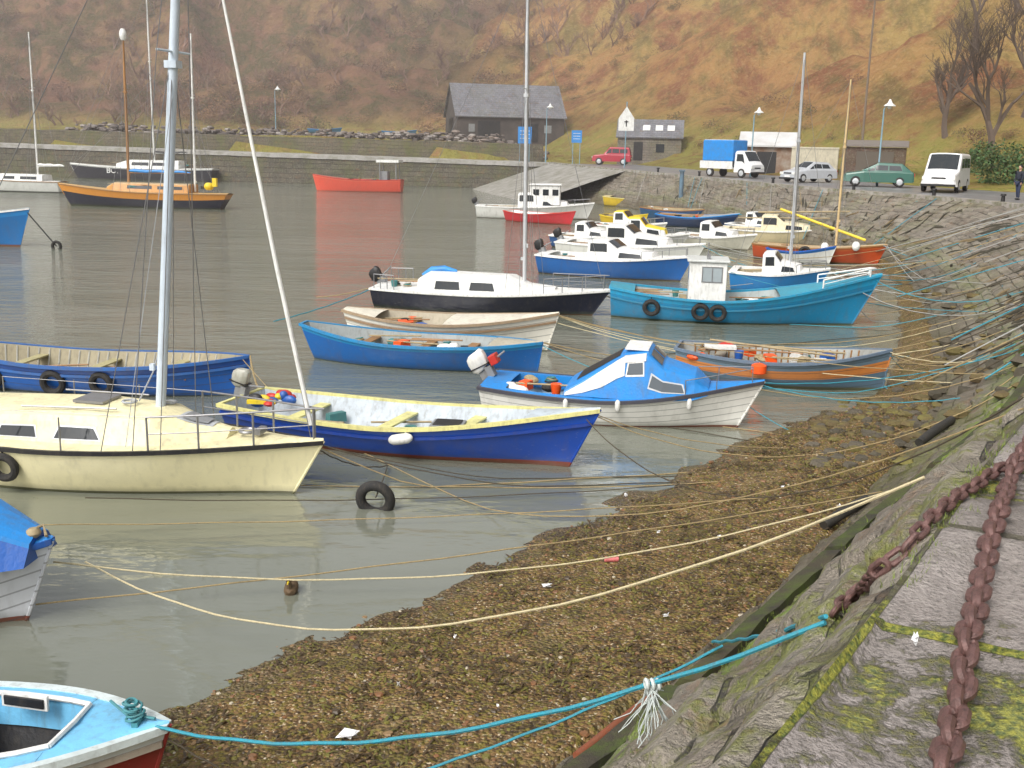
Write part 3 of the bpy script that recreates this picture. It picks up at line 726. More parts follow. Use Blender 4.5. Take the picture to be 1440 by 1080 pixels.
# B
Bo=Boat('open_launch',(346,556),(-60,536),B=1.9,F=.62,Fb=.85,Fs=.85,D=.3,tw=.35,rake=.1,sr=.2,bp=3.2)
Bo.hull(hullmat((.015,.11,.42),(.02,.04,.1),.03,(.02,.08,.32),.8,clinker=6),inner=paint((.34,.3,.2),.7,.5),gun=paint((.03,.13,.4),.5,.5),strake=paint((.03,.13,.4),.5,.5),sv=.8,ts=(.25,.5,.75),tm_=paint((.42,.38,.2),.7,.4),ribs=paint((.5,.5,.45),.6,.4))
Bo.tires([(.2,.3),(.42,.28),(.58,.3)],.2,.07); Bo.clutter(-1.8,1.6,.2,14,.5,3)
ex=MB(); ex.torus(Bo.pt(.03,1,1)*1.0+Vector((.05,-.6,.12)),(.3,0,1),.22,.075); ex.obj('spare_tyre',mRub,Bo.root)
# C
C=Boat('open_fishing_boat',(800,657),(345,600),B=1.95,F=.55,Fb=1.0,Fs=.6,D=.25,tw=.75,rake=.5,bp=2.1,e0=.28,floor=.08)
C.hull(hullmat((.01,.06,.35),(.25,.02,.02),.07,(.012,.08,.44),.8,rough=.28,var=.35),inner=paint((.52,.58,.63),.5,.5),gun=mPY,strake=paint((.01,.05,.3),.4,.2),sv=.78,deck=paint((.5,.57,.62),.5,.4),decks=[(.86,1)],ts=(.2,.48,.7),tm_=mPY,gw=.06)
C.outboard(.1,paint((.42,.42,.36),.4,.5),.25,.95); C.fender(.58,.42,None,-1,.09,.17,1.35); C.fender(.93,.6,paint((.35,.1,.1),.5,.4),1,.07,.1)
ex=MB(); ex.box((1.0,-.15,.4),(.55,.5,.3),.2); ex.box((1.0,-.15,.56),(.45,.4,.02),.2,1); ex.obj('locker_box',[mGry,mBlk],C.root,False,.01)
ex=MB(); rr=random.Random(5)
for q in range(16): ex.ball((-2.5+rr.uniform(-.3,.35),rr.uniform(-.5,.5),.58+rr.uniform(-.02,.08)),(rr.uniform(.07,.16),rr.uniform(.06,.13),rr.uniform(.05,.09)),6,rr.choice([0,0,1,2,3]))
ex.box((-2.4,-.5,.66),(.5,.07,.07),.3,1); ex.obj('fishing_gear',[mRed,mYel,mBl,mBlk],C.root); C.clutter(-1.6,.6,.15,10,.5,5)
# D
Dd=Boat('cabin_cruiser',(1036,601),(690,574),B=1.85,F=.55,Fb=.92,Fs=.62,D=.25,tw=.82,rake=.45,bp=2.2,e0=.25,floor=.15)
Dd.hull(hullmat((.78,.77,.72),(.25,.03,.03),.04,clinker=7),inner=paint((.3,.45,.6),.5,.4),gun=paint((.06,.06,.08),.5,.3),deck=mLB,decks=[(.42,1),(0,.45,.2),(0,.1)],gw=.045)
Dd.cab([(-.8,.58,.66,.74,.72),(.3,.58,1.36,.74,.56),(.72,.58,1.42,.74,.54),(1.02,.58,1.16,.72,.56),(1.6,.62,1.02,.6,.45),(1.85,.7,.8,.5,.38)],mLB,mLB,.07,.05)
mWin=paint((.1,.12,.14),.1,.2,2,0)
Dd.win([(.78,1.42,.35,.68,.05,.05)],mWin,fr=mAl)
Dd.win([(.36,.66,.62,.9,.03,.02)],mWin,fr=mW)
Dd.panel(.77,.98,-.92,-.08,mWin); Dd.panel(.77,.98,.08,.92,mWin); Dd.panel(-.6,.2,-.7,.7,mBlk,.014,'cockpit_shade_panel')  # last panel: black sheet on the solid slope paints the open hood's dark interior
ex=MB()
for sd in (1,-1):
    ex.loft([[Dd.side(x,f0,sd,.014),Dd.side(x,f1,sd,.014),Dd.side(x,f1,sd,-.03),Dd.side(x,f0,sd,-.03)] for x,f0,f1 in ((-.78,.0,1.0),(-.45,.3,1.08),(-.1,.42,1.1),(.18,.58,1.1),(.32,.6,1.1))])
    ex.loft([[Dd.side(x,.93,sd,.016),Dd.side(x,1.1,sd,.016),Dd.side(x,1.1,sd,-.05),Dd.side(x,.93,sd,-.03)] for x in (.3,.5,.7)])
ex.box((.5,0,1.46),(.44,.75,.03)); ex.obj('cabin_trim',mW,Dd.root,False)
Dd.outboard(.1,paint((.75,.74,.7),.4,.3),-.5,1.15); ex=MB(); ex.box((-2.36,.1,.99),(.16,.27,.2),0,0,Matrix.Rotation(-.5,3,'Y')); ex.obj('engine_panel',mRed,Dd.root,False,.02)
Dd.rail(.78,.97,.28,False,mSteel,2,.01); Dd.fender(.35,.45,None,-1,.05,.09); Dd.fender(.55,.5,None,-1,.05,.09); Dd.fender(.8,.55,None,-1,.05,.09); Dd.clutter(-1.9,-1,.5,7,.45,8)
# E
E=Boat('open_rowing_boat',(1240,550),(955,526),B=1.8,F=.62,Fb=.95,Fs=.7,D=.25,tw=.5,rake=.12,bp=2.6)
E.hull(hullmat((.55,.2,.05),(.1,.1,.06),.08,(.13,.2,.26),.78,clinker=7,low=(.08,.14,.2),lv=.55),inner=paint((.35,.36,.34),.6,.5),gun=paint((.14,.2,.28),.5,.4),ts=(.2,.45,.7),tm_=paint((.4,.36,.28),.6,.4),ribs=mWood)
E.fender(.42,.5,mOr,-1,.17,.1); E.clutter(-1.8,1.2,.5,18,.5,9)
ex=MB(); ex.box((-1.3,-.2,.75),(.7,.3,.06),.2,1); ex.tube([(-1.6,.3,.8),(1.2,-.1,.72)],.025,6,2); ex.tube([(-1.2,.1,.8),(1.4,.2,.74)],.025,6,2); ex.ball((-1.2,.1,.72),(.2,.16,.09),8,0); ex.obj('boat_gear',[mRed,mW,mTan],E.root)
# F
Fb_=Boat('fishing_boat',(1197,457),(860,443),B=2.3,F=.72,Fb=1.55,Fs=.95,D=.4,tw=.55,rake=.75,bp=2.3,floor=.3)
Fb_.hull(hullmat((.012,.22,.42),(.03,.06,.05),.05,(.015,.31,.56),.84,clinker=0,var=.55),inner=paint((.35,.4,.4),.6,.4),gun=paint((.02,.3,.5),.5,.4),strake=paint((.02,.2,.34),.5,.3),sv=.74,deck=paint((.04,.3,.42),.6,.4),decks=[(.68,1),(0,.1)],gw=.07,ts=(.3,),tm_=mTan)
wh=MB(); wx=-.75
wh.box((wx,0,1.0),(1.1,1.1,1.55)); wh.box((wx,0,1.82),(1.25,1.25,.07),0,1)
wh.obj('wheelhouse',[mW,paint((.6,.62,.6),.5,.3)],Fb_.root,False,.02)
wh=MB()
for sd in (1,-1): wh.box((wx+.12,sd*.553,1.42),(.55,.012,.42))
for y in (-.27,.27): wh.box((wx+.553,y,1.42),(.012,.42,.42)); wh.box((wx-.553,y,1.42),(.012,.36,.38))
wh.obj('wheelhouse_windows',paint((.35,.4,.42),.1,.2,2,0),Fb_.root,False)
wh=MB()
for sd in (1,-1):
    for z in (1.2,1.64): wh.box((wx+.12,sd*.56,z),(.62,.012,.03))
    for x in (-.17,.12,.41): wh.box((wx+x,sd*.561,1.42),(.03,.014,.44))
wh.tube([(wx,.2,1.85),(wx,.2,2.3)],.02,6); wh.box((wx,-.2,1.92),(.1,.3,.12)); wh.obj('window_bars',mSteel,Fb_.root,False)
Fb_.tires([(.17,.42),(.37,.38),(.44,.36)],.2,.07); Fb_.rail(.83,.97,.25,True,mW,1,.025); Fb_.clutter(-2.8,-1.6,.6,7,.5,4); Fb_.clutter(0,1.3,.55,10,.6,6)
# G
Gg=Boat('sailing_yacht',(832,444),(535,427),B=2.3,F=.62,Fb=.8,Fs=.62,D=.35,tw=.7,rake=.55,bp=2.1,e0=.22)
Gg.hull(hullmat((.012,.014,.03),(.1,.02,.02),.03,(.7,.7,.66),.93,rough=.25,var=.25),gun=mW,deck=mW,decks=[(0,1)],gw=.04)
Gg.cab([(-1.9,.6,.98,.85,.8),(-1.7,.62,1.1,.85,.78),(.9,.64,1.08,.8,.7),(1.5,.68,.85,.6,.42),(2.3,.74,.8,.3,.2)],mW,mW,.09,.05)
Gg.win([(-1.35,-.55,.2,.85,.04,.04),(-.25,.55,.2,.85,.04,.08)]); Gg.mast(1.3,.95,10.2,.06,lean=-.05); Gg.outboard(.4,mBlk,-.55,1.15)
ex=MB(); ex.tube([(-.9,.1,1.15),(-1.3,.1,1.22),(-1.7,.05,1.18),(-2.0,0,1.0)],[.05,.1,.1,.05],8); ex.obj('blue_sail_bag',mLB,Gg.root)
Gg.rail(.78,.98,.45,True); Gg.rail(.02,.12,.45,False); Gg.clutter(-2.8,-2,.65,6,.5,14)
H=Boat('open_whaler',(768,494),(500,480),B=1.8,F=.7,Fb=1.0,Fs=.85,D=.25,tw=.3,rake=.3,sr=.25,bp=2.4)
H.hull(hullmat((.78,.75,.66),(.1,.1,.08),.04,(.78,.76,.68),.86,clinker=6,var=.2),inner=paint((.45,.4,.3),.6,.4),gun=paint((.38,.28,.18),.5,.4),strake=paint((.3,.2,.12),.5,.4),sv=.8,ts=(.3,.6),deck=paint((.7,.66,.55),.6,.4),decks=[(.5,1),(0,.16)]); H.clutter(-1.6,.2,.45,10,.4,21)
I=Boat('open_boat',(755,524),(445,503),B=1.7,F=.6,Fb=.72,Fs=.85,D=.25,tw=.25,rake=.12,sr=.3,bp=3)
I.hull(hullmat((.01,.12,.40),(.03,.08,.15),.03,(.015,.24,.52),.85,clinker=0,var=.5),inner=paint((.3,.33,.33),.6,.5),gun=paint((.02,.24,.5),.5,.4),ts=(.25,.5,.7),deck=paint((.45,.42,.33),.6,.4),decks=[(.8,1)]); I.clutter(-1.8,1.2,.4,12,.4,22)
def cruiser(name,bow,stern,hcol,ccol,B=2.1,F=.65,Fb=.9,top=None,zc=1.25,gun=None,ob=None,mast=None,bottom=(.1,.05,.04),mast_mat=None,seed=1):
    b=Boat(name,bow,stern,B=B,F=F,Fb=Fb,Fs=F*1.05,D=.3,tw=.8,rake=.5,bp=2.2,e0=.25,floor=.2)
    b.hull(hullmat(hcol,bottom,.05,None,.9),inner=mW,gun=gun or mW,deck=ccol,decks=[(.42,1),(0,.45,.25),(0,.08)],gw=.05)
    L=b.L; x0=-L*.12;x1=L*.34; h=zc-F
    b.cab([(x0-.02,F,F+h*.95,B*.36,B*.32),(x0+.05,F,zc,B*.36,B*.32),(x0+(x1-x0)*.28,F,zc+.02,B*.36,B*.32),(x0+(x1-x0)*.45,F,F+h*.6,B*.36,B*.32),(x0+(x1-x0)*.95,F+.05,F+h*.42,B*.25,B*.2),(x1,F+.08,F+.12,B*.2,B*.15)],ccol,top or ccol,.05,.04)
    b.win([(x0+.08,x0+(x1-x0)*.3,.45,.92,0,.02),(x0+(x1-x0)*.48,x0+(x1-x0)*.82,.25,.82,.03,.06)])
    b.panel(x0+(x1-x0)*.3,x0+(x1-x0)*.44,-.92,.92)
    if ob: b.outboard(0,ob,-.3,1.1)
    if mast: b.mast(*mast,mat=mast_mat)
    b.rail(.75,.97,.3,False,mSteel,2,.014); b.clutter(-L*.42,-L*.16,F-.2,8,.5,seed); return b
J=cruiser('motor_cruiser',(955,396),(765,382),(.02,.12,.38),mW,2.1,.75,1.0,zc=1.45,ob=mBlk,seed=31)
J2=cruiser('motor_cruiser',(975,372),(790,360),(.7,.7,.65),mW,2.1,.7,.95,zc=1.6,ob=mBlk,seed=32)
J3=cruiser('motor_cruiser',(955,350),(845,345),(.5,.5,.45),mW,2.0,.6,.8,zc=1.5,top=mYel,seed=33)
J4=cruiser('motor_cruiser',(872,352),(782,346),(.04,.1,.25),mW,2.0,.6,.85,zc=1.3,seed=34)
J5=cruiser('motor_cruiser',(1050,352),(955,345),(.62,.6,.5),mW,2.0,.6,.85,zc=1.35,seed=36)
J6=cruiser('motor_cruiser',(925,334),(832,329),(.66,.66,.6),mW,2.0,.6,.85,zc=1.4,top=mYel,seed=38)
J7=cruiser('motor_cruiser',(1100,334),(1030,328),(.03,.14,.4),mW,2.0,.6,.85,zc=1.35,seed=39)
J8=Boat('open_boat',(905,318),(850,314),B=1.8,F=.55,Fb=.8,Fs=.6,D=.3,tw=.6,rake=.3); J8.hull(hullmat((.75,.52,.03),(.3,.2,.02),.05),inner=mTan,gun=mYel,ts=(.3,.6)); J8.clutter(-1,1,.4,6,.4,61)
J9=Boat('open_boat',(1165,372),(1085,365),B=1.8,F=.55,Fb=.85,Fs=.6,D=.3,tw=.6,rake=.3); J9.hull(hullmat((.7,.7,.66),(.1,.1,.1),.05,(.02,.15,.45),.85),inner=mTan,gun=mBl,ts=(.3,.6)); J9.clutter(-1.2,1,.4,8,.4,62)
K=cruiser('motor_cruiser',(1145,412),(1030,405),(.02,.2,.5),mW,2.0,.7,.9,zc=1.4,seed=35)
K.mast(.55,.9,AT(1115,75,K.y).z,.06,mat=mAl,lean=0)
Lr=Boat('sailing_boat',(1232,373),(1062,362),B=2,F=.65,Fb=.95,Fs=.7,D=.3,tw=.6,rake=.4)
Lr.hull(hullmat((.45,.07,.02),(.15,.1,.05),.05,(.55,.12,.03),.85),inner=mWood,gun=mWood,deck=paint((.55,.42,.25),.5,.4),decks=[(.45,1),(0,.45,.3)])
Lr.mast(.9,.8,AT(1188,112,Lr.y).z,.055,mat=paint((.65,.48,.25),.5,.3)); Lr.tires([(.45,.45)],.22,.08); Lr.clutter(-2,.4,.5,9,.5,41)
ex=MB(); ex.tube([(-1.8,.3,2.3),(2.2,-.1,1.1)],.06,8); ex.obj('yellow_spar',mYel,Lr.root); ex=MB(); ex.ball((.6,-1.1,.75),(.18,.18,.22),8); ex.ball((1.9,-.75,.85),(.18,.18,.22),8); ex.obj('buoys',mW,Lr.root)
M_=cruiser('motor_cruiser',(1165,345),(1015,338),(.66,.56,.35),paint((.74,.66,.45),.5,.3),2.2,.7,1.0,zc=1.5,seed=37)
ex=MB(); ex.tube([(-1,.3,1.6),(3.8,-.6,1.9)],.05,6); ex.tube([(-2,-.3,1.3),(2.8,-.6,1.5)],.04,6); ex.obj('spars',[mTan],M_.root)
N_=Boat('open_boat',(1030,322),(925,317),B=2.2,F=.7,Fb=1.0,Fs=.8,D=.3,tw=.6,rake=.4); N_.hull(hullmat((.02,.04,.1),(.02,.03,.05),.05,(.05,.12,.3),.85),inner=mWood,gun=mLB,ts=(.3,.6),deck=mDeckG,decks=[(.6,1)]); N_.clutter(-2.5,1,.6,12,.5,42)
N2=Boat('open_boat',(1010,312),(905,306),B=2.2,F=.7,Fb=1.0,Fs=.8,D=.3,tw=.6,rake=.4); N2.hull(hullmat((.03,.1,.2),(.02,.03,.05),.05,(.05,.12,.3),.85),inner=mTan,gun=mWood,ts=(.3,.6),deck=mTan,decks=[(.6,1)]); N2.clutter(-2.5,1,.6,12,.5,43)
O_=Boat('open_boat',(948,293),(852,289),B=2.4,F=.7,Fb=1.1,Fs=.8,D=.3,tw=.7,rake=.5); O_.hull(hullmat((.75,.52,.03),(.3,.2,.02),.05),inner=mTan,gun=paint((.7,.6,.2),.5,.3),deck=paint((.6,.5,.25),.5,.3),decks=[(.5,1),(0,.1)]); O_.cab([(-.8,.7,1.3,.8,.7),(.9,.75,1.3,.7,.6),(1.6,.8,1.0,.5,.4)],mW); O_.win([(-.5,.7,.3,.8)])
Pw=cruiser('motor_cruiser',(825,309),(672,305),(.7,.7,.66),mW,2.3,.8,1.1,zc=1.7,ob=mBlk)
wh=MB(); wh.box((.9,0,1.6),(2.0,1.4,1.3)); wh.box((.9,0,2.3),(2.2,1.6,.08)); wh.obj('wheelhouse',mW,Pw.root,False,.03); wh=MB()
for x in (.3,.95,1.6): wh.box((x,-.71,1.8),(.4,.02,.4))
wh.obj('wheelhouse_windows',mGlass,Pw.root,False)
Pr=Boat('open_boat',(802,317),(716,310),B=1.9,F=.6,Fb=.9,Fs=.7,D=.3,tw=.6,rake=.4); Pr.hull(hullmat((.55,.03,.04),(.3,.02,.02),.05),inner=mW,gun=mRed,ts=(.3,.6))
Rr=Boat('fishing_boat',(446,268),(565,271),B=2.6,F=1.15,Fb=1.6,Fs=1.2,D=.5,tw=.7,rake=.4); Rr.hull(hullmat((.68,.09,.05),(.5,.05,.03),.05,(.72,.14,.08),.9,var=.2),inner=mRed,gun=mRed,deck=paint((.4,.1,.06),.6,.3),decks=[(.6,1),(0,.12)])
wh=MB(); wx=-Rr.L*.36
for x,y in ((-.8,-.8),(.8,-.8),(-.8,.8),(.8,.8)): wh.tube([(wx+x,y,1),(wx+x,y,2.9)],.05,6)
wh.box((wx,0,2.95),(2.2,2.0,.25),0,1); wh.box((wx+.5,0,1.5),(.8,1.2,1.0),0,0); wh.obj('wheelhouse',[mGry,mW],Rr.root,False); Rr.clutter(-3,3,1.1,10,.8,63)
S=Boat('classic_yacht',(100,289),(312,294),B=3,F=1.05,Fb=1.5,Fs=1.1,D=.6,tw=.5,rake=.9,sr=.6,bp=2.2)
S.hull(hullmat((.02,.02,.035),(.02,.02,.02),.1,(.6,.25,.04),.72,var=.2),gun=mWood,deck=paint((.55,.35,.14),.5,.3),decks=[(0,1)]); S.cab([(-3.5,1.1,1.7,1,.9),(2.0,1.1,1.7,.9,.7),(2.6,1.2,1.4,.6,.5)],paint((.55,.26,.06),.4,.3),paint((.5,.35,.18),.5,.3)); S.win([(-3,-1.2,.4,.8),(-.8,1,.4,.8)])
S.mast(1.2,1.6,AT(176,40,S.y).z,.1,mat=paint((.4,.2,.07),.5,.3),boom=(4.5,2.4,mLB),stay_r=.012); S.mast(-3.6,1.2,AT(212,45,S.y).z,.08,mat=mW,stay_r=.012,back=False); S.clutter(-4.5,3,1.4,12,.8,51)
ex=MB(); ex.ball((1.2,.0,AT(176,48,S.y).z),(.25,.25,.45),6); ex.obj('masthead_float',mW,S.root)
ex=MB(); ex.ball((-4.6,0,1.6),(.35,.35,.3),6); ex.box((-5.1,.2,1.9),(.3,.3,.6)); ex.obj('yellow_bags',mYel,S.root)
T=Boat('ketch',(110,251),(300,256),B=3.2,F=1.3,Fb=1.7,Fs=1.4,D=.6,tw=.6,rake=.9,sr=.3)
T.hull(hullmat((.02,.02,.03),(.02,.02,.02),.1,(.6,.6,.58),.92),gun=mW,deck=mW,decks=[(0,1)]); T.cab([(-4.5,1.3,2.2,1.1,1),(1.5,1.3,2.2,1.1,.9),(3,1.4,1.8,.8,.6)],mW); T.win([(-4,-1.5,.4,.8),(-1,1,.4,.8)]); T.mast(-1.2,2.1,AT(218,-10,T.y).z,.1,mat=mW,stay_r=.014,boom=(4,3,mBlk)); T.mast(-6,1.4,AT(270,90,T.y).z,.07,mat=mW,stay_r=.012); T.clutter(-6,4,1.7,14,.9,52)
tcv=bpy.data.curves.new('name','FONT'); tcv.body='BOLAS'; tcv.size=.85; tcv.extrude=.01; to=bpy.data.objects.new('name_lettering',tcv); sc.collection.objects.link(to); to.parent=T.root
pp=T.ptz(.7,1.0,1,.08); to.location=(pp.x+0.6,pp.y,.75); to.rotation_euler=(math.pi/2,0,math.pi+.06); tcv.materials.append(mW)
T2_=cruiser('motor_cruiser',(205,247),(285,249),(.03,.03,.05),mW,2.6,1.0,1.3,zc=2.2,seed=64)
Uy=Boat('sailing_yacht',(-30,268),(88,271),B=2.6,F=.95,Fb=1.2,Fs=.95,D=.5,tw=.7,rake=.5); Uy.hull(hullmat((.72,.72,.68),(.1,.1,.1),.1),gun=mWood,deck=mW,decks=[(0,1)]); Uy.cab([(-2.5,.95,1.5,.9,.8),(1.5,.95,1.5,.8,.7),(2.2,1,1.2,.6,.5)],mW); Uy.win([(-2,-.5,.3,.8),(0,1,.3,.8)]); Uy.mast(-1.7,1.4,AT(49,45,Uy.y).z,.08,mat=mW,stay_r=.012,boom=(2.4,2.2,mW))
V=Boat('workboat',(28,347),(-260,335),B=2.6,F=1.1,Fb=1.75,Fs=1.1,D=.5,tw=.7,rake=.6,bp=2.6); V.hull(hullmat((.015,.14,.38),(.2,.04,.03),.08,(.02,.2,.5),.86),gun=mW,deck=mDeckG,decks=[(0,1)])
ex=MB(); p=V.pt(.99,.95); ex.tube([(p.x,0,p.z),(p.x+1.5,-.1,.1)],.03,6); ex.torus((p.x+1.5,-.1,.1),(0,1,0),.2,.07); ex.obj('bow_line',mRub,V.root)
Wb=Boat('cabin_cruiser',(38,872),(-330,850),B=2.0,F=.62,Fb=.95,Fs=.6,D=.3,tw=.8,rake=.38,bp=2.1)
Wb.hull(hullmat((.66,.68,.72),(.25,.03,.03),.05,(.02,.16,.5),.93,clinker=6),gun=mBl,deck=mLB,decks=[(0,1)],gw=.07)
Wb.cab([(-1.2,.6,1.5,.8,.7),(.6,.62,1.5,.75,.6),(1.0,.68,1.3,.6,.45),(1.75,.75,.98,.35,.22)],mBl,mLB)
ex=MB(); ex.ball((1.72,-.05,1.03),(.08,.08,.06),6); ex.tube([(1.6,-.1,1.02),(1.75,.1,1.06),(1.86,-.05,1.0)],.018,6); ex.obj('bow_cleat',mTan,Wb.root)
Xb=Boat('open_dinghy',(200,1150),(-480,1095),B=1.6,F=.58,Fb=.8,Fs=.6,D=.3,tw=.8,rake=.26,bp=3.2,floor=.15)
hx=Xb.L/2
Xb.hull(hullmat((.25,.02,.02),(.2,.015,.015),.3,(.66,.7,.68),.86),inner=mBlk,gun=paint((.62,.7,.7),.4,.5),deck=mLB2,decks=[(.84,1),(0,.84,.2),(0,.4)],gw=.06,strake=paint((.35,.3,.24),.6,.5),sv=.84)
ex=MB()
for sd in (1,-1):
    pts=[Xb.pt(t,1,sd,-.22)+Vector((0,0,.04)) for t in (.4,.5,.6,.7,.8,.845)]; ex.tube(pts,.022,6)
a=Xb.pt(.845,1,1,-.22); ex.tube([(a.x,a.y,a.z+.04),(a.x+.04,0,a.z+.07),(a.x,-a.y,a.z+.04)],.022,6); ex.obj('coaming',mW,Xb.root)
ex=MB(); q=Xb.pt(.72,1,1,-.35); ex.box((q.x+.0,q.y-.02,q.z+.07),(.42,.03,.13),-.12,0); ex.box((q.x,q.y-.042,q.z+.07),(.36,.02,.08),-.12,1)
q2=Xb.pt(.6,1,1); ex.box((q2.x,0,q2.z+.02),(.1,1.1,.04),0,2); ex.box((hx*.15,0,.4),(.3,1.2,.05),0,2); ex.obj('framed_window_and_thwart',[mW,mBlk,mLB2],Xb.root,False,.006)
ex=MB()
for i in range(9): ex.torus((hx-.02+R.uniform(-.05,.03),R.uniform(-.06,.06),.84+.012*i),(R.uniform(-.3,.3),R.uniform(-.3,.3),1),R.uniform(.03,.07),.011,12,5)
ex.box((hx+.02,0,.81),(.05,.16,.05)); ex.tube([(hx-.3,.2,.85),(hx-.1,.05,.83),(hx+.15,0,.84)],.012,6); ex.obj('rope_coil',[paint((.06,.25,.28),.7,.3)],Xb.root)
for u,v,y in ((455,168,160),(560,170,158)):
    p=AT(u,v,y); p.z=theight(p.x,y)+.35
    b=Boat('beached_dinghy',(p.x+2.3,y,0),(p.x-2.3,y+.6,0),B=1.8,F=.5,Fb=.8,Fs=.55,D=.3,tw=.6,world=True); b.root.location.z=p.z
    b.hull(hullmat((.03,.16,.3),(.1,.1,.12),-5,None),inner=mTan,gun=mLB)
tm=MB(); p=G(528,716); tm.torus(p+Vector((0,0,.15)),(0.15,1,.2),.22,.075,24,10); tm.obj('floating_tyre',mRub)
dk_=MB(); p=G(410,832); 
dk_.tube([p+Vector((-.02,.16,.07)),p+Vector((0,.1,.06)),p+Vector((0,0,.05)),p+Vector((0,-.1,.05)),p+Vector((0,-.14,.06))],[.01,.06,.085,.07,.02],10)
dk_.tube([p+Vector((0,-.09,.08)),p+Vector((0,-.12,.14)),p+Vector((0,-.13,.19)),p+Vector((0,-.145,.215))],[.04,.028,.035,.012],8); dk_.tube([p+Vector((0,-.15,.19)),p+Vector((0,-.205,.18))],[.014,.008],6,1)
dk_.obj('duck',[paint((.13,.08,.04),.7,.5,12),mYel])
# ---------------- ropes ----------------
def rope(P,Q,sag,r=.012,mat=None,name='mooring_rope',n=26):
    P=Vector(P);Q=Vector(Q); m=MB(); pts=[]
    for i in range(n+1):
        t=i/n; p=P.lerp(Q,t); p.z=p.z-sag*4*t*(1-t); p.z=max(p.z,.012); p+=Vector((0,0,.006*math.sin(t*40))); pts.append(p)
    m.tube(pts,r,6); return m.obj(name,mat or mR1)
mR1=paint((.36,.27,.13),.8,.5,9); mR2=paint((.03,.30,.40),.7,.4,9); mR3=paint((.6,.52,.32),.8,.4,9); mR4=paint((.07,.055,.035),.8,.3,9); mR5=paint((.38,.38,.36),.8,.3,9)
xb=Xb.bowp(); e1=RC(1160,882,.02)
rope(xb,e1,.35,.013,mR2); rope(RC(1000,935,.2),e1+Vector((0,0,.03)),.03,.012,mR2); rope(G(430,1130,.35),RC(1015,928,.12),.12,.011,mR2)
rope(xb,xb+Vector((1.3,-.1,-.55)),.1,.008,mR4)
kp=xb.lerp(e1,.83); t_=.83; kp.z-=.35*4*t_*(1-t_)
kn=MB()
for i in range(34):
    l=R.uniform(.1,.36); a=R.uniform(-.12,.1); b2=R.uniform(-.1,.1); kn.tube([kp+Vector((R.uniform(-.04,.04),0,0)),kp+Vector((a*.5,b2*.5,-l*.45)),kp+Vector((a*1.2+R.uniform(-.04,.04),b2,-l*.8)),kp+Vector((a*1.6,b2*1.3,-l))],.0028,4)
for q in range(3): kn.torus(kp+Vector((q*.03-.03,0,0)),(1,.2,.1),.022,.012,10,5)
kn.obj('frayed_rope_end',paint((.55,.6,.58),.8,.3))
RL=[
 (G(75,790,.5),RC(1285,680),.62,.010,mR3),(G(120,790,.3),RC(1300,672),.9,.010,mR3),(G(50,850,.15),RC(1240,692),.1,.009,mR1),
 (G(-10,655,.3),RC(1240,660),.35,.008,mR1),(G(60,738,.15),RC(1200,690),.12,.008,mR1),
 (A.bowp(),RC(1439,520),1.9,.010,mR1),(C.bowp(),RC(1430,540),1.0,.009,mR1),(C.W(.95),RC(1439,560),1.2,.009,mR4),
 (Dd.bowp(),RC(1438,490),.25,.010,mR2),(Dd.W(.9),RC(1439,510),.5,.009,mR1),(E.bowp(),RC(1438,470),.5,.009,mR1),(E.W(.1),RC(1436,440),1.3,.009,mR3),
 (Gg.bowp(),RC(1425,412),1.2,.012,mR2),(Fb_.bowp(),RC(1438,410),.5,.013,mR2),(Fb_.bowp(),RC(1430,330),.7,.012,mR2),(H.bowp(),RC(1400,430),1.0,.011,mR1),
 (I.W(.98),RC(1437,455),1.1,.011,mR1),(Lr.bowp(),RC(1420,325),.6,.014,mR5),(Lr.bowp(),RC(1430,350),.6,.014,mR2),(M_.bowp(),RC(1400,310),.6,.014,mR2),(K.bowp(),RC(1435,375),.9,.014,mR5),(J.bowp(),RC(1435,390),1.2,.012,mR1),
 (Dd.bowp(),RC(1350,560),.2,.009,mR2),(E.bowp(),RC(1415,500),.2,.009,mR3),(H.bowp(),RC(1436,422),1.2,.009,mR3),(Gg.W(.9),RC(1438,385),1.3,.01,mR1),(J2.bowp(),RC(1430,362),1.4,.012,mR2),(J3.bowp(),RC(1425,340),1.2,.012,mR5),(Fb_.W(.9),RC(1438,430),.6,.011,mR5),(Fb_.W(.95),RC(1380,345),.3,.011,mR2),(I.bowp(),RC(1438,480),1.3,.01,mR2),(C.bowp(),RC(1300,600),.5,.008,mR1),(Dd.W(.2),RC(1439,535),1.6,.008,mR1),(Dd.W(0),RC(1320,610),1.2,.008,mR4),(Bo.bowp(),RC(1439,575),2.0,.008,mR1),(A.W(.9),RC(1270,640),.7,.008,mR4),(G(120,700,.3),RC(1260,650),.25,.008,mR4),(M_.W(.9),RC(1437,335),.8,.014,mR3),(Lr.bowp(),RC(1438,300),.9,.012,mR5),
 (Bo.W(1),C.W(.0),.3,.018,mR1),(G(385,452,.1),Gg.W(0),.1,.016,mR2),(G(445,418,.1),Gg.W(0),.1,.016,mR1),(A.bowp(),G(545,655,.05),.15,.01,mR4),(G(545,655,.05),G(528,700,.3),.02,.01,mR4),(A.bowp(),RC(1300,625),.8,.009,mR4),
 (N_.bowp(),RC(1290,283),.6,.02,mR2),(O_.bowp(),RC(1100,270),.5,.02,mR5)]
rr=random.Random(77)
for k in range(30):
    b=rr.choice([E,E,Fb_,Fb_,Lr,K,M_,Dd,J,J2,Gg,H,I]); hi=300 if b.y>30 else (400 if b.y>22 else 470); RL.append((b.W(rr.uniform(.85,1)),RC(rr.uniform(1330,1439),rr.uniform(hi,hi+150)),rr.uniform(.2,1.3),rr.uniform(.007,.012)*(1.2 if b.y>40 else 1),rr.choice([mR1,mR2,mR2,mR3,mR4,mR4,mR5])))
for a_ in RL: rope(*a_)
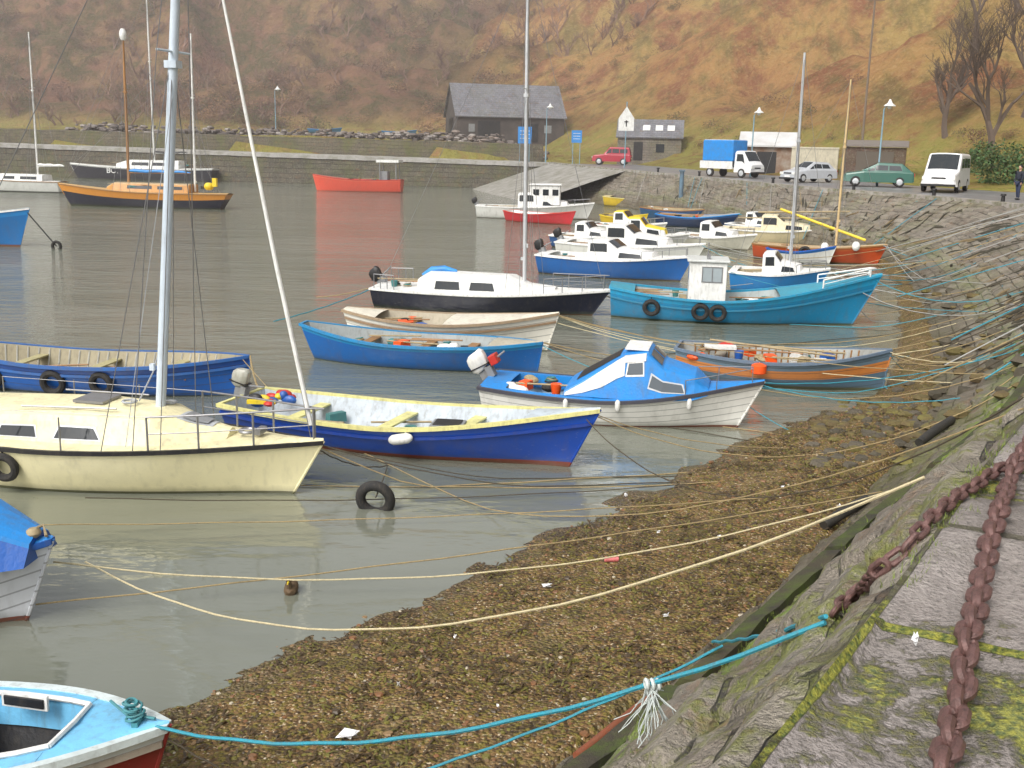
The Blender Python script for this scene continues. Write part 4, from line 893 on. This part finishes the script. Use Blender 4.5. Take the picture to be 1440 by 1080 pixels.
for k in range(60):
    i=R.randrange(int(len(samp)*.5),len(samp)-60); s_=samp[i]; rope(s_[2]+Vector((0,0,.05)),s_[1].lerp(s_[0],R.random())+Vector((R.uniform(-.8,.8),R.uniform(-2,2),.1)),R.uniform(-.1,.0),.016,R.choice([mR4,mR4,mR2,mR5,mR1]),'hanging_rope',8)
# old chains and weed trailing over the revetment
tr=MB()
for k in range(260):
    i=R.randrange(int(len(samp)*.42),len(samp)-70); s_=samp[i]; f=R.random(); p=s_[1].lerp(s_[2],f); l=R.uniform(.3,1.6); q=s_[1].lerp(s_[2],max(f-l/5,0))+Vector((R.uniform(-.3,.3),R.uniform(-.6,.6),0)); z0=DROP(p.x,p.y);z1=DROP(q.x,q.y); md=p.lerp(q,.5)
    tr.tube([(p.x,p.y,z0+.03),(md.x,md.y,DROP(md.x,md.y)+.05),(q.x,q.y,z1+.02)],[.02,R.uniform(.03,.07),.02],5,R.choice([0,0,1]))
tr.obj('weed_and_debris',[paint((.05,.045,.03),.7,.3,9),paint((.2,.15,.08),.8,.4,9)])
pm=MB(); a=RC(810,1072,.05);b=RC(918,985,.05); pm.tube([a,b],.035,10); pm.obj('rusty_pipe',paint((.25,.07,.03),.7,.4,8))
for (u0,v0,u1,v1) in ((1158,745,1218,708),(1292,628,1338,595)):
    lg=MB(); a=RC(u0,v0,.06); b=RC(u1,v1,.06); lg.tube([a,a.lerp(b,.5)+Vector((0,0,.02)),b],[.07,.08,.065],12); lg.obj('timber_fender_log',paint((.025,.024,.022),.6,.3,8))
# ---------------- chain ----------------
mCh=paint((.17,.09,.08),.5,.65,14,.008,.25,(.05,.035,.033))
def chain(pts,name,ln=.125,wd=.085,rr=.0165):
    P=[Vector(p) for p in pts]; seg=[0]
    for a,b in zip(P,P[1:]): seg.append(seg[-1]+(b-a).length)
    def at(d):
        for i in range(len(P)-1):
            if d<=seg[i+1] or i==len(P)-2: return P[i].lerp(P[i+1],(d-seg[i])/max(seg[i+1]-seg[i],1e-6))
    pitch=ln-2.3*rr; n=int(seg[-1]/pitch); m=MB()
    for i in range(n):
        d=(i+.5)*pitch; c=at(d); t=(at(min(d+.05,seg[-1]))-at(max(d-.05,0))).normalized()
        s_=t.cross(Vector((0,0,1))).normalized(); u_=s_.cross(t); th=(math.radians(22) if i%2 else math.radians(108))+R.uniform(-.25,.25)
        s2=s_*math.cos(th)+u_*math.sin(th); c=c+Vector((R.uniform(-.006,.006),R.uniform(-.006,.006),.0))
        nn=t.cross(s2); pt_=[]; rw=wd/2-rr; hl=ln/2-rr-rw; K=20
        for k in range(K):
            w=2*math.pi*k/K; x=rw*math.cos(w)+(hl if math.cos(w)>0 else -hl); y=rw*math.sin(w); pt_.append((x,y,w))
        vs=[];fs=[];q=8
        for x,y,w in pt_:
            rd_=(t*math.cos(w)+s2*math.sin(w))
            for j in range(q):
                a=2*math.pi*j/q; vs.append(c+t*x+s2*y+rd_*math.cos(a)*rr+nn*math.sin(a)*rr)
        for k in range(K):
            for j in range(q): fs.append((k*q+j,((k+1)%K)*q+j,((k+1)%K)*q+(j+1)%q,k*q+(j+1)%q))
        m.add(vs,fs)
    return m.obj(name,mCh)
cp_=[RC(u,v,.045) for u,v in ((1322,1110),(1336,1060),(1345,1010),(1352,960),(1362,905),(1374,850),(1388,790),(1402,735),(1418,690),(1432,655),(1450,625),(1475,590))]
chain(cp_,'mooring_chain',.135,.095,.0195)
cp_=[RC(u,v,.04) for u,v in ((1432,660),(1405,668),(1375,690),(1345,708),(1320,730),(1290,762),(1272,785),(1235,812),(1205,842),(1180,862),(1160,882))]
chain(cp_,'mooring_chain',.12,.072,.014)
gt=MB()
for k in range(620):
    i=R.randrange(len(samp)//8,len(samp)//2); s_=samp[i]
    if s_[3]>5: continue
    if R.random()<.6: base=s_[2]+inland(i)*(R.choice([.0,.62,.02,1.24])+R.uniform(-.05,.05)); base.z=DROP(base.x,base.y)
    else: base=s_[1].lerp(s_[2],R.choice([.05,.08,R.random()*.9])); base.z=DROP(base.x,base.y)
    for j in range(16):
        a=R.uniform(0,6.28); l=R.uniform(.015,.045); c=base+Vector((R.uniform(-.05,.05),R.uniform(-.05,.05),-.005)); d=Vector((math.cos(a),math.sin(a),0)); w=Vector((-d.y,d.x,0))*.0022
        gt.add([c-w,c+w,c+d*l*.6+Vector((0,0,l))],[(0,1,2)])
gt.obj('quay_grass',paint((.16,.22,.03),.8,.4,9))
# ---------------- buildings ----------------
mSl=stonemat('slate',.5,.3,(.25,.25,.28),(.21,.21,.24),(.12,.12,.14),.1,False); mDkW=groundmat('dark_boards',[(.06,.05,.045),(.1,.08,.07)],2)
def house(name,loc,rz,w,d,h,rh,mw_,mr_,openings=(),over=.3):
    e=empty(name,loc,rz); m=MB(); x,y=w/2,d/2
    m.add([(-x,-y,-1.5),(x,-y,-1.5),(x,y,-1.5),(-x,y,-1.5),(-x,-y,h),(x,-y,h),(x,y,h),(-x,y,h),(-x,0,h+rh),(x,0,h+rh)],[(0,1,5,4),(1,2,6,9,5),(2,3,7,6),(3,0,4,8,7)]); m.obj('walls',mw_,e,False)
    r=MB(); ov=over; k=rh/y
    for sd in (-1,1):
        r.add([(-x-ov,sd*(y+ov),h-k*ov+.05),(x+ov,sd*(y+ov),h-k*ov+.05),(x+ov,0,h+rh+.05),(-x-ov,0,h+rh+.05),(-x-ov,sd*(y+ov),h-k*ov+.17),(x+ov,sd*(y+ov),h-k*ov+.17),(x+ov,0,h+rh+.17),(-x-ov,0,h+rh+.17)],[(0,1,2,3),(7,6,5,4),(0,4,5,1),(1,5,6,2),(3,7,4,0)],0,[(a,b_) for a,b_ in ((0,0),(w,0),(w,y*1.2),(0,y*1.2))*2])
    r.obj('roof',mr_,e,False)
    for nm,mat_,lst in openings:
        o=MB()
        for fx,x0,z0,ww,hh in lst:
            if fx=='f': o.box((x0,-y-.02,z0+hh/2),(ww,.06,hh))
            elif fx=='l': o.box((-x-.02,x0,z0+hh/2),(.06,ww,hh))
            elif fx=='r': o.box((x0,-y*.55,h+rh*.45+.22),(ww,hh,.05),0,0,Matrix.Rotation(math.atan(k),3,'X'))
        o.obj(nm,mat_,e,False)
    return e
p=AT(698,197,148); p.z=theight(p.x,p.y)
house('boat_shed',(p.x+1,p.y,p.z),.25,14.5,8,3.3,4.0,mDkW,mSl,[('doors',mBlk,[('f',-3,0,3,2.6),('f',2.5,0,2.4,2.4),('l',0,0,3,3)]),('windows',mGry,[('f',5,1.2,1,1),('f',-5.3,1.2,.8,1)])])
p=AT(915,212,122); p.z=theight(p.x,p.y)
house('stone_cottage',(p.x,p.y+1,p.z),-.15,7,4.5,2.5,1.8,stonemat('rubble_stone',.5,.28,(.28,.24,.2),(.2,.17,.14),(.1,.09,.08),.2,False),mSl,[('door',mBlk,[('f',-1.2,0,1,2)]),('windows',mGlass,[('f',1.2,.9,.9,.9)]),('skylights',mW,[('r',1,0,.8,.9),('r',2.3,0,.8,.9),('r',-.4,0,.8,.9)])],.2)
p=AT(1085,240,93); p.z=theight(p.x,p.y)
house('corrugated_store',(p.x,p.y+2,p.z),-.25,4.2,4,2.3,1.0,groundmat('rusty_sheet',[(.2,.1,.05),(.35,.3,.25)],2),groundmat('pale_roof_sheet',[(.6,.6,.6),(.5,.48,.46)],2),[('door',mBlk,[('f',0,0,1.6,1.8)])])
p=AT(1242,248,80); p.z=theight(p.x,p.y)
house('brick_garage',(p.x,p.y+2,p.z),-.35,4.2,4.5,2.3,.35,stonemat('red_brick',.25,.08,(.2,.1,.065),(.15,.07,.05),(.15,.13,.1),.1,False),paint((.2,.17,.15),.7,.5),[('garage_door',paint((.1,.08,.06),.6,.4),[('f',0,0,2.6,2)])],.15)
p=AT(1145,238,88); p.z=theight(p.x,p.y); e=empty('shipping_container',(p.x,p.y,p.z),-.3); m=MB(); m.box((0,0,1.1),(3.6,2.3,2.2))
for i in range(18): m.box((-1.7+i*.2,-1.17,1.1),(.09,.05,2.0))
m.box((0,-1.19,2.15),(3.66,.06,.12)); m.box((0,-1.19,.06),(3.66,.06,.12)); m.obj('container_body',paint((.6,.55,.42),.6,.4),e,False)
rb=MB()
for k in range(1200):
    d=R.uniform(1,58); o=R.uniform(5.6,14); p=PA+pd*d+pn*o; z=theight(p.x,p.y); zz=z+R.random()**1.5*1.2*(1-abs(o-9)/5); rock(rb,(p.x,p.y,zz),R.uniform(.15,.55),k+5000,R.choice([0,1,1,2]),.55)
rb.obj('rubble_heap',[groundmat('rubble_a',[(.24,.19,.16),(.12,.1,.09)],2),groundmat('rubble_b',[(.11,.09,.08),(.2,.17,.15)],2),groundmat('rubble_c',[(.32,.28,.25),(.2,.18,.17)],2)],None,True)
# ---------------- street furniture ----------------
mPole=paint((.2,.33,.4),.5,.3)
def lamp(x,y,zb,zt):
    e=empty('street_lamp',(x,y,zb)); h=zt-zb; m=MB(); m.tube([(0,0,-.3),(0,0,.9),(0,0,.95),(0,0,h-.5)],[.09,.09,.06,.045],8); m.tube([(0,0,h-.55),(.12,0,h-.35),(.35,0,h-.3)],.03,6); m.obj('pole',mPole,e)
    m=MB(); n=12; m.loft([[Vector((.35+r*math.cos(2*math.pi*k/n),r*math.sin(2*math.pi*k/n),z)) for k in range(n)] for r,z in ((.05,h+.1),(.09,h),(.16,h-.15),(.38,h-.3),(.38,h-.34))]); m.obj('shade',mW,e)
    m=MB(); m.ball((.35,0,h-.4),(.14,.14,.13),6); m.obj('bulb_cover',paint((.75,.75,.7),.3,.1),e)
for u,v,vt,z,yy in ((1055,248,157,2.75,None),(1233,262,147,2.7,None),(388,186,125,None,134),(768,200,150,2.85,122)):
    if yy is None: p=G(u,v,z)
    else:
        p=AT(u,v,yy); p.z=theight(p.x,yy) if z is None else z
    lamp(p.x,p.y,p.z,AT(u,vt,p.y).z+.25)
p=G(878,236,2.75); e=empty('notice_sign',p); m=MB(); m.tube([(0,0,-.2),(0,0,6.3)],.06,8); m.obj('pole',mPole,e); zc=AT(878,172,p.y).z-p.z
m=MB(); m.add([(-.75,-.08,zc-.8),(.75,-.08,zc-.8),(.75,-.08,zc+.4),(0,-.08,zc+1.5),(-.75,-.08,zc+.4),(-.75,-.02,zc-.8),(.75,-.02,zc-.8),(.75,-.02,zc+.4),(0,-.02,zc+1.5),(-.75,-.02,zc+.4)],[(0,1,2,3,4),(9,8,7,6,5),(0,5,6,1),(1,6,7,2),(2,7,8,3),(3,8,9,4),(4,9,5,0)]); m.obj('board',mW,e,False)
m=MB(); m.box((0,-.09,zc-.1),(.1,.02,.6)); m.box((0,-.095,zc+.05),(.4,.02,.1)); m.obj('board_symbol',mBlk,e,False)
for u,y,w,h_,vt in ((738,121,1.5,1.8,190),(811,118,1.1,1.3,192)):
    p=AT(u,vt,y); zb=2.8; e=empty('information_sign',(p.x,y,zb)); zc=p.z-zb; m=MB()
    for sx in (-1,1): m.tube([(sx*w*.35,0,-.2),(sx*w*.35,0,zc+h_/2)],.05,6)
    m.obj('posts',mPole,e); m=MB(); m.box((0,-.08,zc),(w,.05,h_)); m.obj('panel',mLB,e,False); m=MB()
    for q in range(3): m.box((0,-.11,zc+h_*.25-q*h_*.22),(w*.7,.01,.05))
    m.obj('panel_stripes',mW,e,False)
p=AT(1222,95,92); z=theight(p.x,92); m=MB(); m.tube([(p.x,92,z-1),(p.x,92,z+14)],[.11,.08],8); m.box((p.x,92,z+13.3),(1.6,.1,.1)); m.obj('utility_pole',paint((.2,.15,.11),.8,.4))
m=MB(); p=G(1438,262,2.7); m.tube([p,p+Vector((0,0,5.0))],.04,8,1)
m.loft([[p+Vector((.05,0,.9)),p+Vector((.05,.02,.9)),p+Vector((.75,.02,.9)),p+Vector((.75,0,.9))],[p+Vector((.05,.05,2.8)),p+Vector((.05,.07,2.8)),p+Vector((1.0,.07,2.8)),p+Vector((1.0,.05,2.8))],[p+Vector((.05,0,4.9)),p+Vector((.05,.02,4.9)),p+Vector((.55,.02,4.7)),p+Vector((.55,0,4.7))]]); m.obj('banner_flag',[mW,mSteel])
p=G(957,284,1.0); m=MB(); m.tube([(p.x,p.y,-.5),(p.x,p.y,3.2)],.16,10); m.box((p.x,p.y,3.25),(.4,.4,.1)); m.obj('mooring_post',paint((.12,.2,.27),.7,.5))
for k in (8.3,8.9,9.6,10.3,11.0,11.6):
    s_=min(samp,key=lambda q:abs(q[3]-k)); i=samp.index(s_); p=s_[2]+inland(i)*.35; m=MB(); m.tube([p+Vector((0,0,.1)),p+Vector((0,0,.4)),p+Vector((0,0,.42)),p+Vector((0,0,.5))],[.1,.08,.14,.12],10); m.obj('bollard',mBlk)
# ---------------- vehicles ----------------
class Veh(Boat):
    def __init__(s,name,loc,rz): s.root=empty(name,loc,rz)
def wheels(s,xs_,w,r=.31):
    m=MB();h=MB()
    for x in xs_:
        for sd in (1,-1):
            m.tube([(x,sd*(w-.2),r),(x,sd*(w-.17),r),(x,sd*(w-.03),r),(x,sd*w,r)],[r*.9,r,r,r*.9],18); h.tube([(x,sd*w,r),(x,sd*(w+.012),r)],[r*.6,r*.5],14)
    m.obj('tyres',mRub,s.root); h.obj('hubcaps',mAl,s.root)
def lights(s,xf,xr,w,z,zr):
    m=MB()
    for sd in (1,-1): m.box((xf,sd*w*.72,z),(.05,.32,.16)); m.box((xr,sd*w*.8,zr),(.04,.18,.2),0,1)
    m.box((xf+.02,0,z-.22),(.03,.5,.11),0,2); m.box((xr-.01,0,z-.1),(.03,.5,.11),0,3); m.box((xf+.0,0,z),(.03,.7,.1),0,4); m.box((xf+.02,0,z-.35),(.08,w*1.9,.12),0,4)
    m.obj('lights_and_plates',[paint((.8,.8,.75),.2,.1),mRed,paint((.8,.8,.78),.5,.1),mYel,mBlk],s.root,False,.01)
def car(name,loc,rz,col,kind='car'):
    s=Veh(name,loc,rz); mc=paint(col,.25,.12)
    if kind=='van':
        s.cab([(-2.3,.32,1.55,.86,.8),(-2.2,.3,1.9,.9,.8),(.75,.3,1.93,.9,.8),(1.45,.3,1.1,.9,.84),(2.2,.3,.9,.88,.76),(2.32,.32,.62,.82,.74)],mc,None,.1,.04,'body')
        s.win([(-2.0,-1.05,.6,.92,.02,0),(-.95,.0,.6,.92),(.12,.95,.6,.9,.0,.3)]); s.panel(.8,1.42,-.98,.98); wheels(s,(-1.4,1.45),.9,.33); lights(s,2.3,-2.32,.88,.72,1.0)
    elif kind=='truck':
        s.cab([(.75,.4,1.9,.85,.75),(.85,.4,2.0,.88,.76),(1.5,.4,2.0,.88,.76),(2.05,.4,1.2,.88,.8),(2.35,.4,.95,.86,.78)],mc,None,.08,.04,'cab'); s.win([(.95,1.75,.55,.9,0,.22)]); s.panel(1.55,2.02,-.97,.97)
        m=MB(); m.box((-.95,0,.7),(3.2,1.9,.14)); m.box((-.95,-.93,.98),(3.2,.05,.45)); m.box((-.95,.93,.98),(3.2,.05,.45)); m.box((-2.53,0,.98),(.05,1.9,.45)); m.obj('load_bed',mW,s.root,False)
        m=MB(); m.box((-.9,0,2.0),(3.0,1.75,1.6)); m.obj('blue_canopy',mLB,s.root,False,.08); m=MB(); m.box((-.9,0,2.82),(2.8,1.6,.03)); m.obj('canopy_top',mW,s.root,False); wheels(s,(-1.6,1.5),.9,.35); lights(s,2.36,-2.55,.86,.75,.8)
    elif kind=='suv':
        s.cab([(-2.05,.4,1.05,.85,.82),(-1.95,.38,1.12,.88,.84),(.8,.38,1.12,.88,.84),(1.9,.38,1.0,.86,.78),(2.05,.42,.75,.8,.74)],mc,None,.08,.03,'body')
        s.cab([(-2.0,1.1,1.3,.8,.74),(-1.85,1.1,1.85,.8,.68),(.2,1.1,1.87,.8,.68),(.85,1.1,1.16,.8,.72)],mc,None,.08,.03,'roof'); s.win([(-1.7,-.9,.25,.85),(-.8,-.1,.25,.85),(0,.6,.25,.85,0,.35)]); s.panel(.28,.8,-.95,.95); wheels(s,(-1.3,1.3),.88,.38); lights(s,2.05,-2.07,.86,.8,.95)
    else:
        s.cab([(-2.05,.32,.8,.78,.74),(-1.95,.28,.9,.82,.78),(-1.0,.26,.93,.83,.79),(.8,.26,.92,.83,.79),(1.8,.28,.76,.8,.7),(2.0,.32,.6,.74,.66)],mc,None,.1,.03,'body')
        s.cab([(-1.85,.88,.96,.72,.66),(-1.35,.88,1.36,.74,.56),(.0,.88,1.4,.74,.56),(.9,.88,.95,.74,.66)],mc,None,.07,.03,'roof'); s.win([(-1.35,-.62,.2,.85,.12,0),(-.55,.15,.2,.85),(.2,.62,.2,.72,0,.28)]); s.panel(.08,.82,-.95,.95); s.panel(-1.8,-1.42,-.95,.95); wheels(s,(-1.25,1.25),.82,.3); lights(s,1.99,-2.06,.8,.62,.72)
    return s
def onroad(u,v,z=2.72): return G(u,v,z)
o=car('white_van',onroad(1328,269),math.radians(-120),(.78,.78,.78),'van'); o.root.scale=(1.14,)*3
o=car('parked_car',onroad(1232,262),math.radians(165),(.04,.13,.1)); o.root.scale=(1.08,)*3
car('parked_car',onroad(1136,256),math.radians(-150),(.5,.52,.55))
car('pickup_truck',onroad(1030,249),math.radians(-50),(.78,.78,.78),'truck')
car('parked_estate_car',onroad(860,232,2.8),math.radians(170),(.38,.02,.04),'suv')
def person(name,loc,rz,cloth,legs):
    e=empty(name,loc,rz)
    def mk(nm,vs,es,rad,mat):
        me=bpy.data.meshes.new(nm); me.from_pydata(vs,es,[]); o=bpy.data.objects.new(nm,me); sc.collection.objects.link(o); o.parent=e
        o.modifiers.new('skin','SKIN')
        if not me.skin_vertices:
            bm_=__import__('bmesh').new(); bm_.from_mesh(me); bm_.verts.layers.skin.verify(); bm_.to_mesh(me); bm_.free()
        for i,r in enumerate(rad): me.skin_vertices[0].data[i].radius=(r,r)
        me.skin_vertices[0].data[0].use_root=True; s2=o.modifiers.new('sub','SUBSURF'); s2.levels=1; s2.render_levels=2; me.materials.append(mat)
    mk('coat',[(0,0,.95),(0,0,1.15),(0,0,1.38),(0,.2,1.4),(.03,.26,1.12),(.1,.24,.9),(0,-.2,1.4),(-.02,-.26,1.12),(.04,-.25,.88)],[(0,1),(1,2),(2,3),(3,4),(4,5),(2,6),(6,7),(7,8)],[.17,.16,.15,.07,.055,.045,.07,.055,.045],cloth)
    mk('trousers',[(0,0,.93),(0,.1,.85),(.05,.1,.48),(.02,.1,.1),(0,-.1,.85),(-.04,-.1,.48),(-.1,-.1,.1)],[(0,1),(1,2),(2,3),(0,4),(4,5),(5,6)],[.14,.1,.07,.055,.1,.07,.055],legs)
    m=MB(); m.ball((.01,0,1.62),(.095,.08,.12),8); m.tube([(0,0,1.42),(0,0,1.55)],.055,8); m.ball((.105,0,1.61),(.018,.015,.022),4); m.ball((0,.08,1.61),(.02,.012,.03),4); m.ball((0,-.08,1.61),(.02,.012,.03),4)
    for sd,x0 in ((1,.1),(-1,.04)):
        m.ball((x0,sd*.245,.84),(.035,.018,.045),5)
        for q in range(4): m.tube([(x0-.025+q*.017,sd*.245,.81),(x0-.02+q*.018,sd*.243,.775),(x0-.012+q*.018,sd*.238,.75)],[.009,.008,.006],5)
        m.tube([(x0+.03,sd*.245,.85),(x0+.055,sd*.243,.81)],[.011,.008],5)
    m.obj('head_and_hands',paint((.5,.3,.2),.6,.1),e); m=MB(); m.ball((-.015,0,1.66),(.1,.09,.1),8); m.obj('hair',mBlk,e); m=MB()
    for x,y in ((.05,.1),(-.07,-.1)): m.ball((x,y,.04),(.14,.05,.05),6)
    m.obj('shoes',mBlk,e)
person('walking_person',onroad(1430,281),math.radians(200),paint((.02,.025,.04),.8,.2),paint((.03,.04,.08),.8,.2))
# ---------------- vegetation ----------------
mBark=paint((.12,.085,.065),.9,.3,5); mBark2=paint((.24,.14,.1),.9,.3,5)
def btree(seed,h=10,lv=5,spread=.55):
    rr=random.Random(seed); m=MB()
    def br(p,d,l,r,k):
        pts=[p];q=p.copy();dd=d.copy()
        for i in range(3):
            dd=(dd+Vector((rr.uniform(-.2,.2),rr.uniform(-.2,.2),rr.uniform(-.05,.12)))).normalized(); q=q+dd*l/3; pts.append(q.copy())
        m.tube(pts,[r,r*.88,r*.75,r*.6],5 if k>2 else 3,0,False)
        if k<=0: return
        for i in range(rr.choice([2,3,3,4]) if k>1 else 5):
            a=pts[rr.choice([1,2,3,3])]; nd_=(dd+Vector((rr.uniform(-1,1),rr.uniform(-1,1),rr.uniform(-.3,.7)))*spread*1.25).normalized(); br(a,nd_,l*rr.uniform(.6,.85),r*.58,k-1)
    br(Vector((0,0,-.3)),Vector((0,0,1)),h*.25,h*.022,lv); return m
for u,v,y,sd,h_ in ((1395,235,84,3,16),(1330,190,95,8,13),(1440,170,92,15,16),(1370,90,108,16,13),(1425,60,112,18,13)):
    T1=btree(sd,h_,6 if sd in(3,8,15) else 5).obj('branches',mBark,None); p=AT(u,v,y); e=empty('bare_tree',(p.x,y,theight(p.x,y))); T1.parent=e
def scrub(seed,n,mats,sz=1.0,leaf=.16):
    rr=random.Random(seed); m=MB(); lobes=[(Vector((rr.uniform(-.7,.7),rr.uniform(-.7,.7),rr.uniform(.2,.9)))*sz,rr.uniform(.4,.8)*sz) for _ in range(6)]
    for i in range(n):
        c,r=rr.choice(lobes); d=Vector((rr.gauss(0,1),rr.gauss(0,1),rr.gauss(0,.8))).normalized(); p=c+d*r*rr.uniform(.6,1.05)
        if p.z<0: p.z=-p.z*.3
        a=Vector((rr.gauss(0,1),rr.gauss(0,1),rr.gauss(0,1))).normalized()*leaf; b_=Vector((rr.gauss(0,1),rr.gauss(0,1),rr.gauss(0,1))).normalized()*leaf*.6
        m.add([p-a*.5,p+b_*.5,p+a*.5,p-b_*.5],[(0,1,2,3)],rr.randrange(len(mats)))
    return m.obj('scrub_clump',mats,None,False)
mS1=paint((.15,.09,.055),.9,.2); mS2=paint((.24,.125,.07),.9,.2); mS3=paint((.12,.125,.035),.9,.2); mS4=paint((.05,.1,.03),.8,.2); mS5=paint((.33,.2,.09),.9,.2); mG2=paint((.07,.15,.04),.7,.2)
def rep(src,name,parent,loc,s,rz):
    o=bpy.data.objects.new(name,src.data); sc.collection.objects.link(o); o.parent=parent; o.location=loc; o.scale=(s,s,s*R.uniform(.6,1.0)); o.rotation_euler=(0,0,rz)
hs=empty('hillside_scrub'); src=[scrub(1,420,[mS1,mS2],1,.13),scrub(2,420,[mS2,mS5],1,.13),scrub(3,420,[mS3,mS1],1,.13),scrub(4,420,[mS2,mS3,mS5],1,.13)]
cnt=0
while cnt<1000:
    y=R.uniform(75,250); x=R.uniform(-.5,.52)*y*1.05; d1,d2,f1,f2=hill(x,y)
    if max(d1,d2)<0: continue
    dens=fbm(x,y,.03,3); left=f2>f1 or x<y*.03; tr_=x>y*.4
    if R.random()> (.6 if left else (.5 if tr_ else .14))+dens*1.1: continue
    z=theight(x,y)
    if z<2: continue
    cnt+=1; rep(R.choice(src if not left else src[:3]),'clump',hs,(x,y,z-.3),R.uniform(.6,2.4)*(1.2 if left else .65),R.uniform(0,6))
for o in src: o.parent=hs; o.location=(60,200,-20)
ht=empty('hillside_bare_trees'); ts=[btree(20,8,4).obj('tree',mBark2,ht),btree(21,7,4).obj('tree',mBark2,ht),btree(22,9,4).obj('tree',mBark2,ht)]
for o in ts: o.location=(60,200,-30)
cnt=0
while cnt<260:
    y=R.uniform(172,250); x=R.uniform(-.5,.12)*y; d1,d2,f1,f2=hill(x,y)
    if d2<1 or fbm(x,y,.025,2)<-.25: continue
    cnt+=1; rep(R.choice(ts),'tree',ht,(x,y,theight(x,y)-.2),R.uniform(.6,1.3),R.uniform(0,6))
gb=scrub(9,2600,[mS4,mG2,mS4,mS3],1.0,.12); e=empty('evergreen_bush',AT(1412,255,72)); e.location.z=theight(e.location.x,72); gb.parent=e; gb.scale=(2.2,2.0,2.1)
gb2=scrub(12,1600,[mS4,mG2,mS3],1.0,.13); p=AT(1385,240,80); e=empty('evergreen_bush',(p.x,80,theight(p.x,80))); gb2.parent=e; gb2.scale=(1.8,1.8,1.5)
# sea mist over the far harbour
ms=bpy.data.materials.new('mist_air'); ms.use_nodes=True; nt=ms.node_tree; nt.nodes.remove(nt.nodes['Principled BSDF']); vs_=nd(nt,'ShaderNodeVolumeScatter'); vs_.inputs['Color'].default_value=(1,.93,.93,1); vs_.inputs['Density'].default_value=.0014; nt.links.new(vs_.outputs[0],nt.nodes['Material Output'].inputs['Volume'])
mi=MB(); mi.box((0,240,24),(700,370,64)); mi.obj('mist',ms,None,False)
# ---------------- light ----------------
w=bpy.data.worlds.new('World'); sc.world=w; w.use_nodes=True; nt=w.node_tree; bg=nt.nodes['Background']
sky=nd(nt,'ShaderNodeTexSky',sky_type='NISHITA'); sky.sun_disc=False; sky.sun_elevation=math.radians(48); sky.sun_rotation=math.radians(215); sky.dust_density=6; sky.air_density=1.2; sky.altitude=0
hs_=nd(nt,'ShaderNodeHueSaturation'); hs_.inputs['Saturation'].default_value=.2; hs_.inputs['Value'].default_value=1.2; nt.links.new(sky.outputs[0],hs_.inputs['Color']); nt.links.new(hs_.outputs[0],bg.inputs[0]); bg.inputs[1].default_value=.15
sd=bpy.data.lights.new('sun','SUN'); sd.energy=1.5; sd.angle=math.radians(25); sd.color=(1,.95,.88); so=bpy.data.objects.new('sun',sd); sc.collection.objects.link(so)
az=math.radians(215); el=math.radians(48); dv=Vector((math.sin(az)*math.cos(el),math.cos(az)*math.cos(el),math.sin(el))); so.rotation_euler=dv.to_track_quat('Z','Y').to_euler()
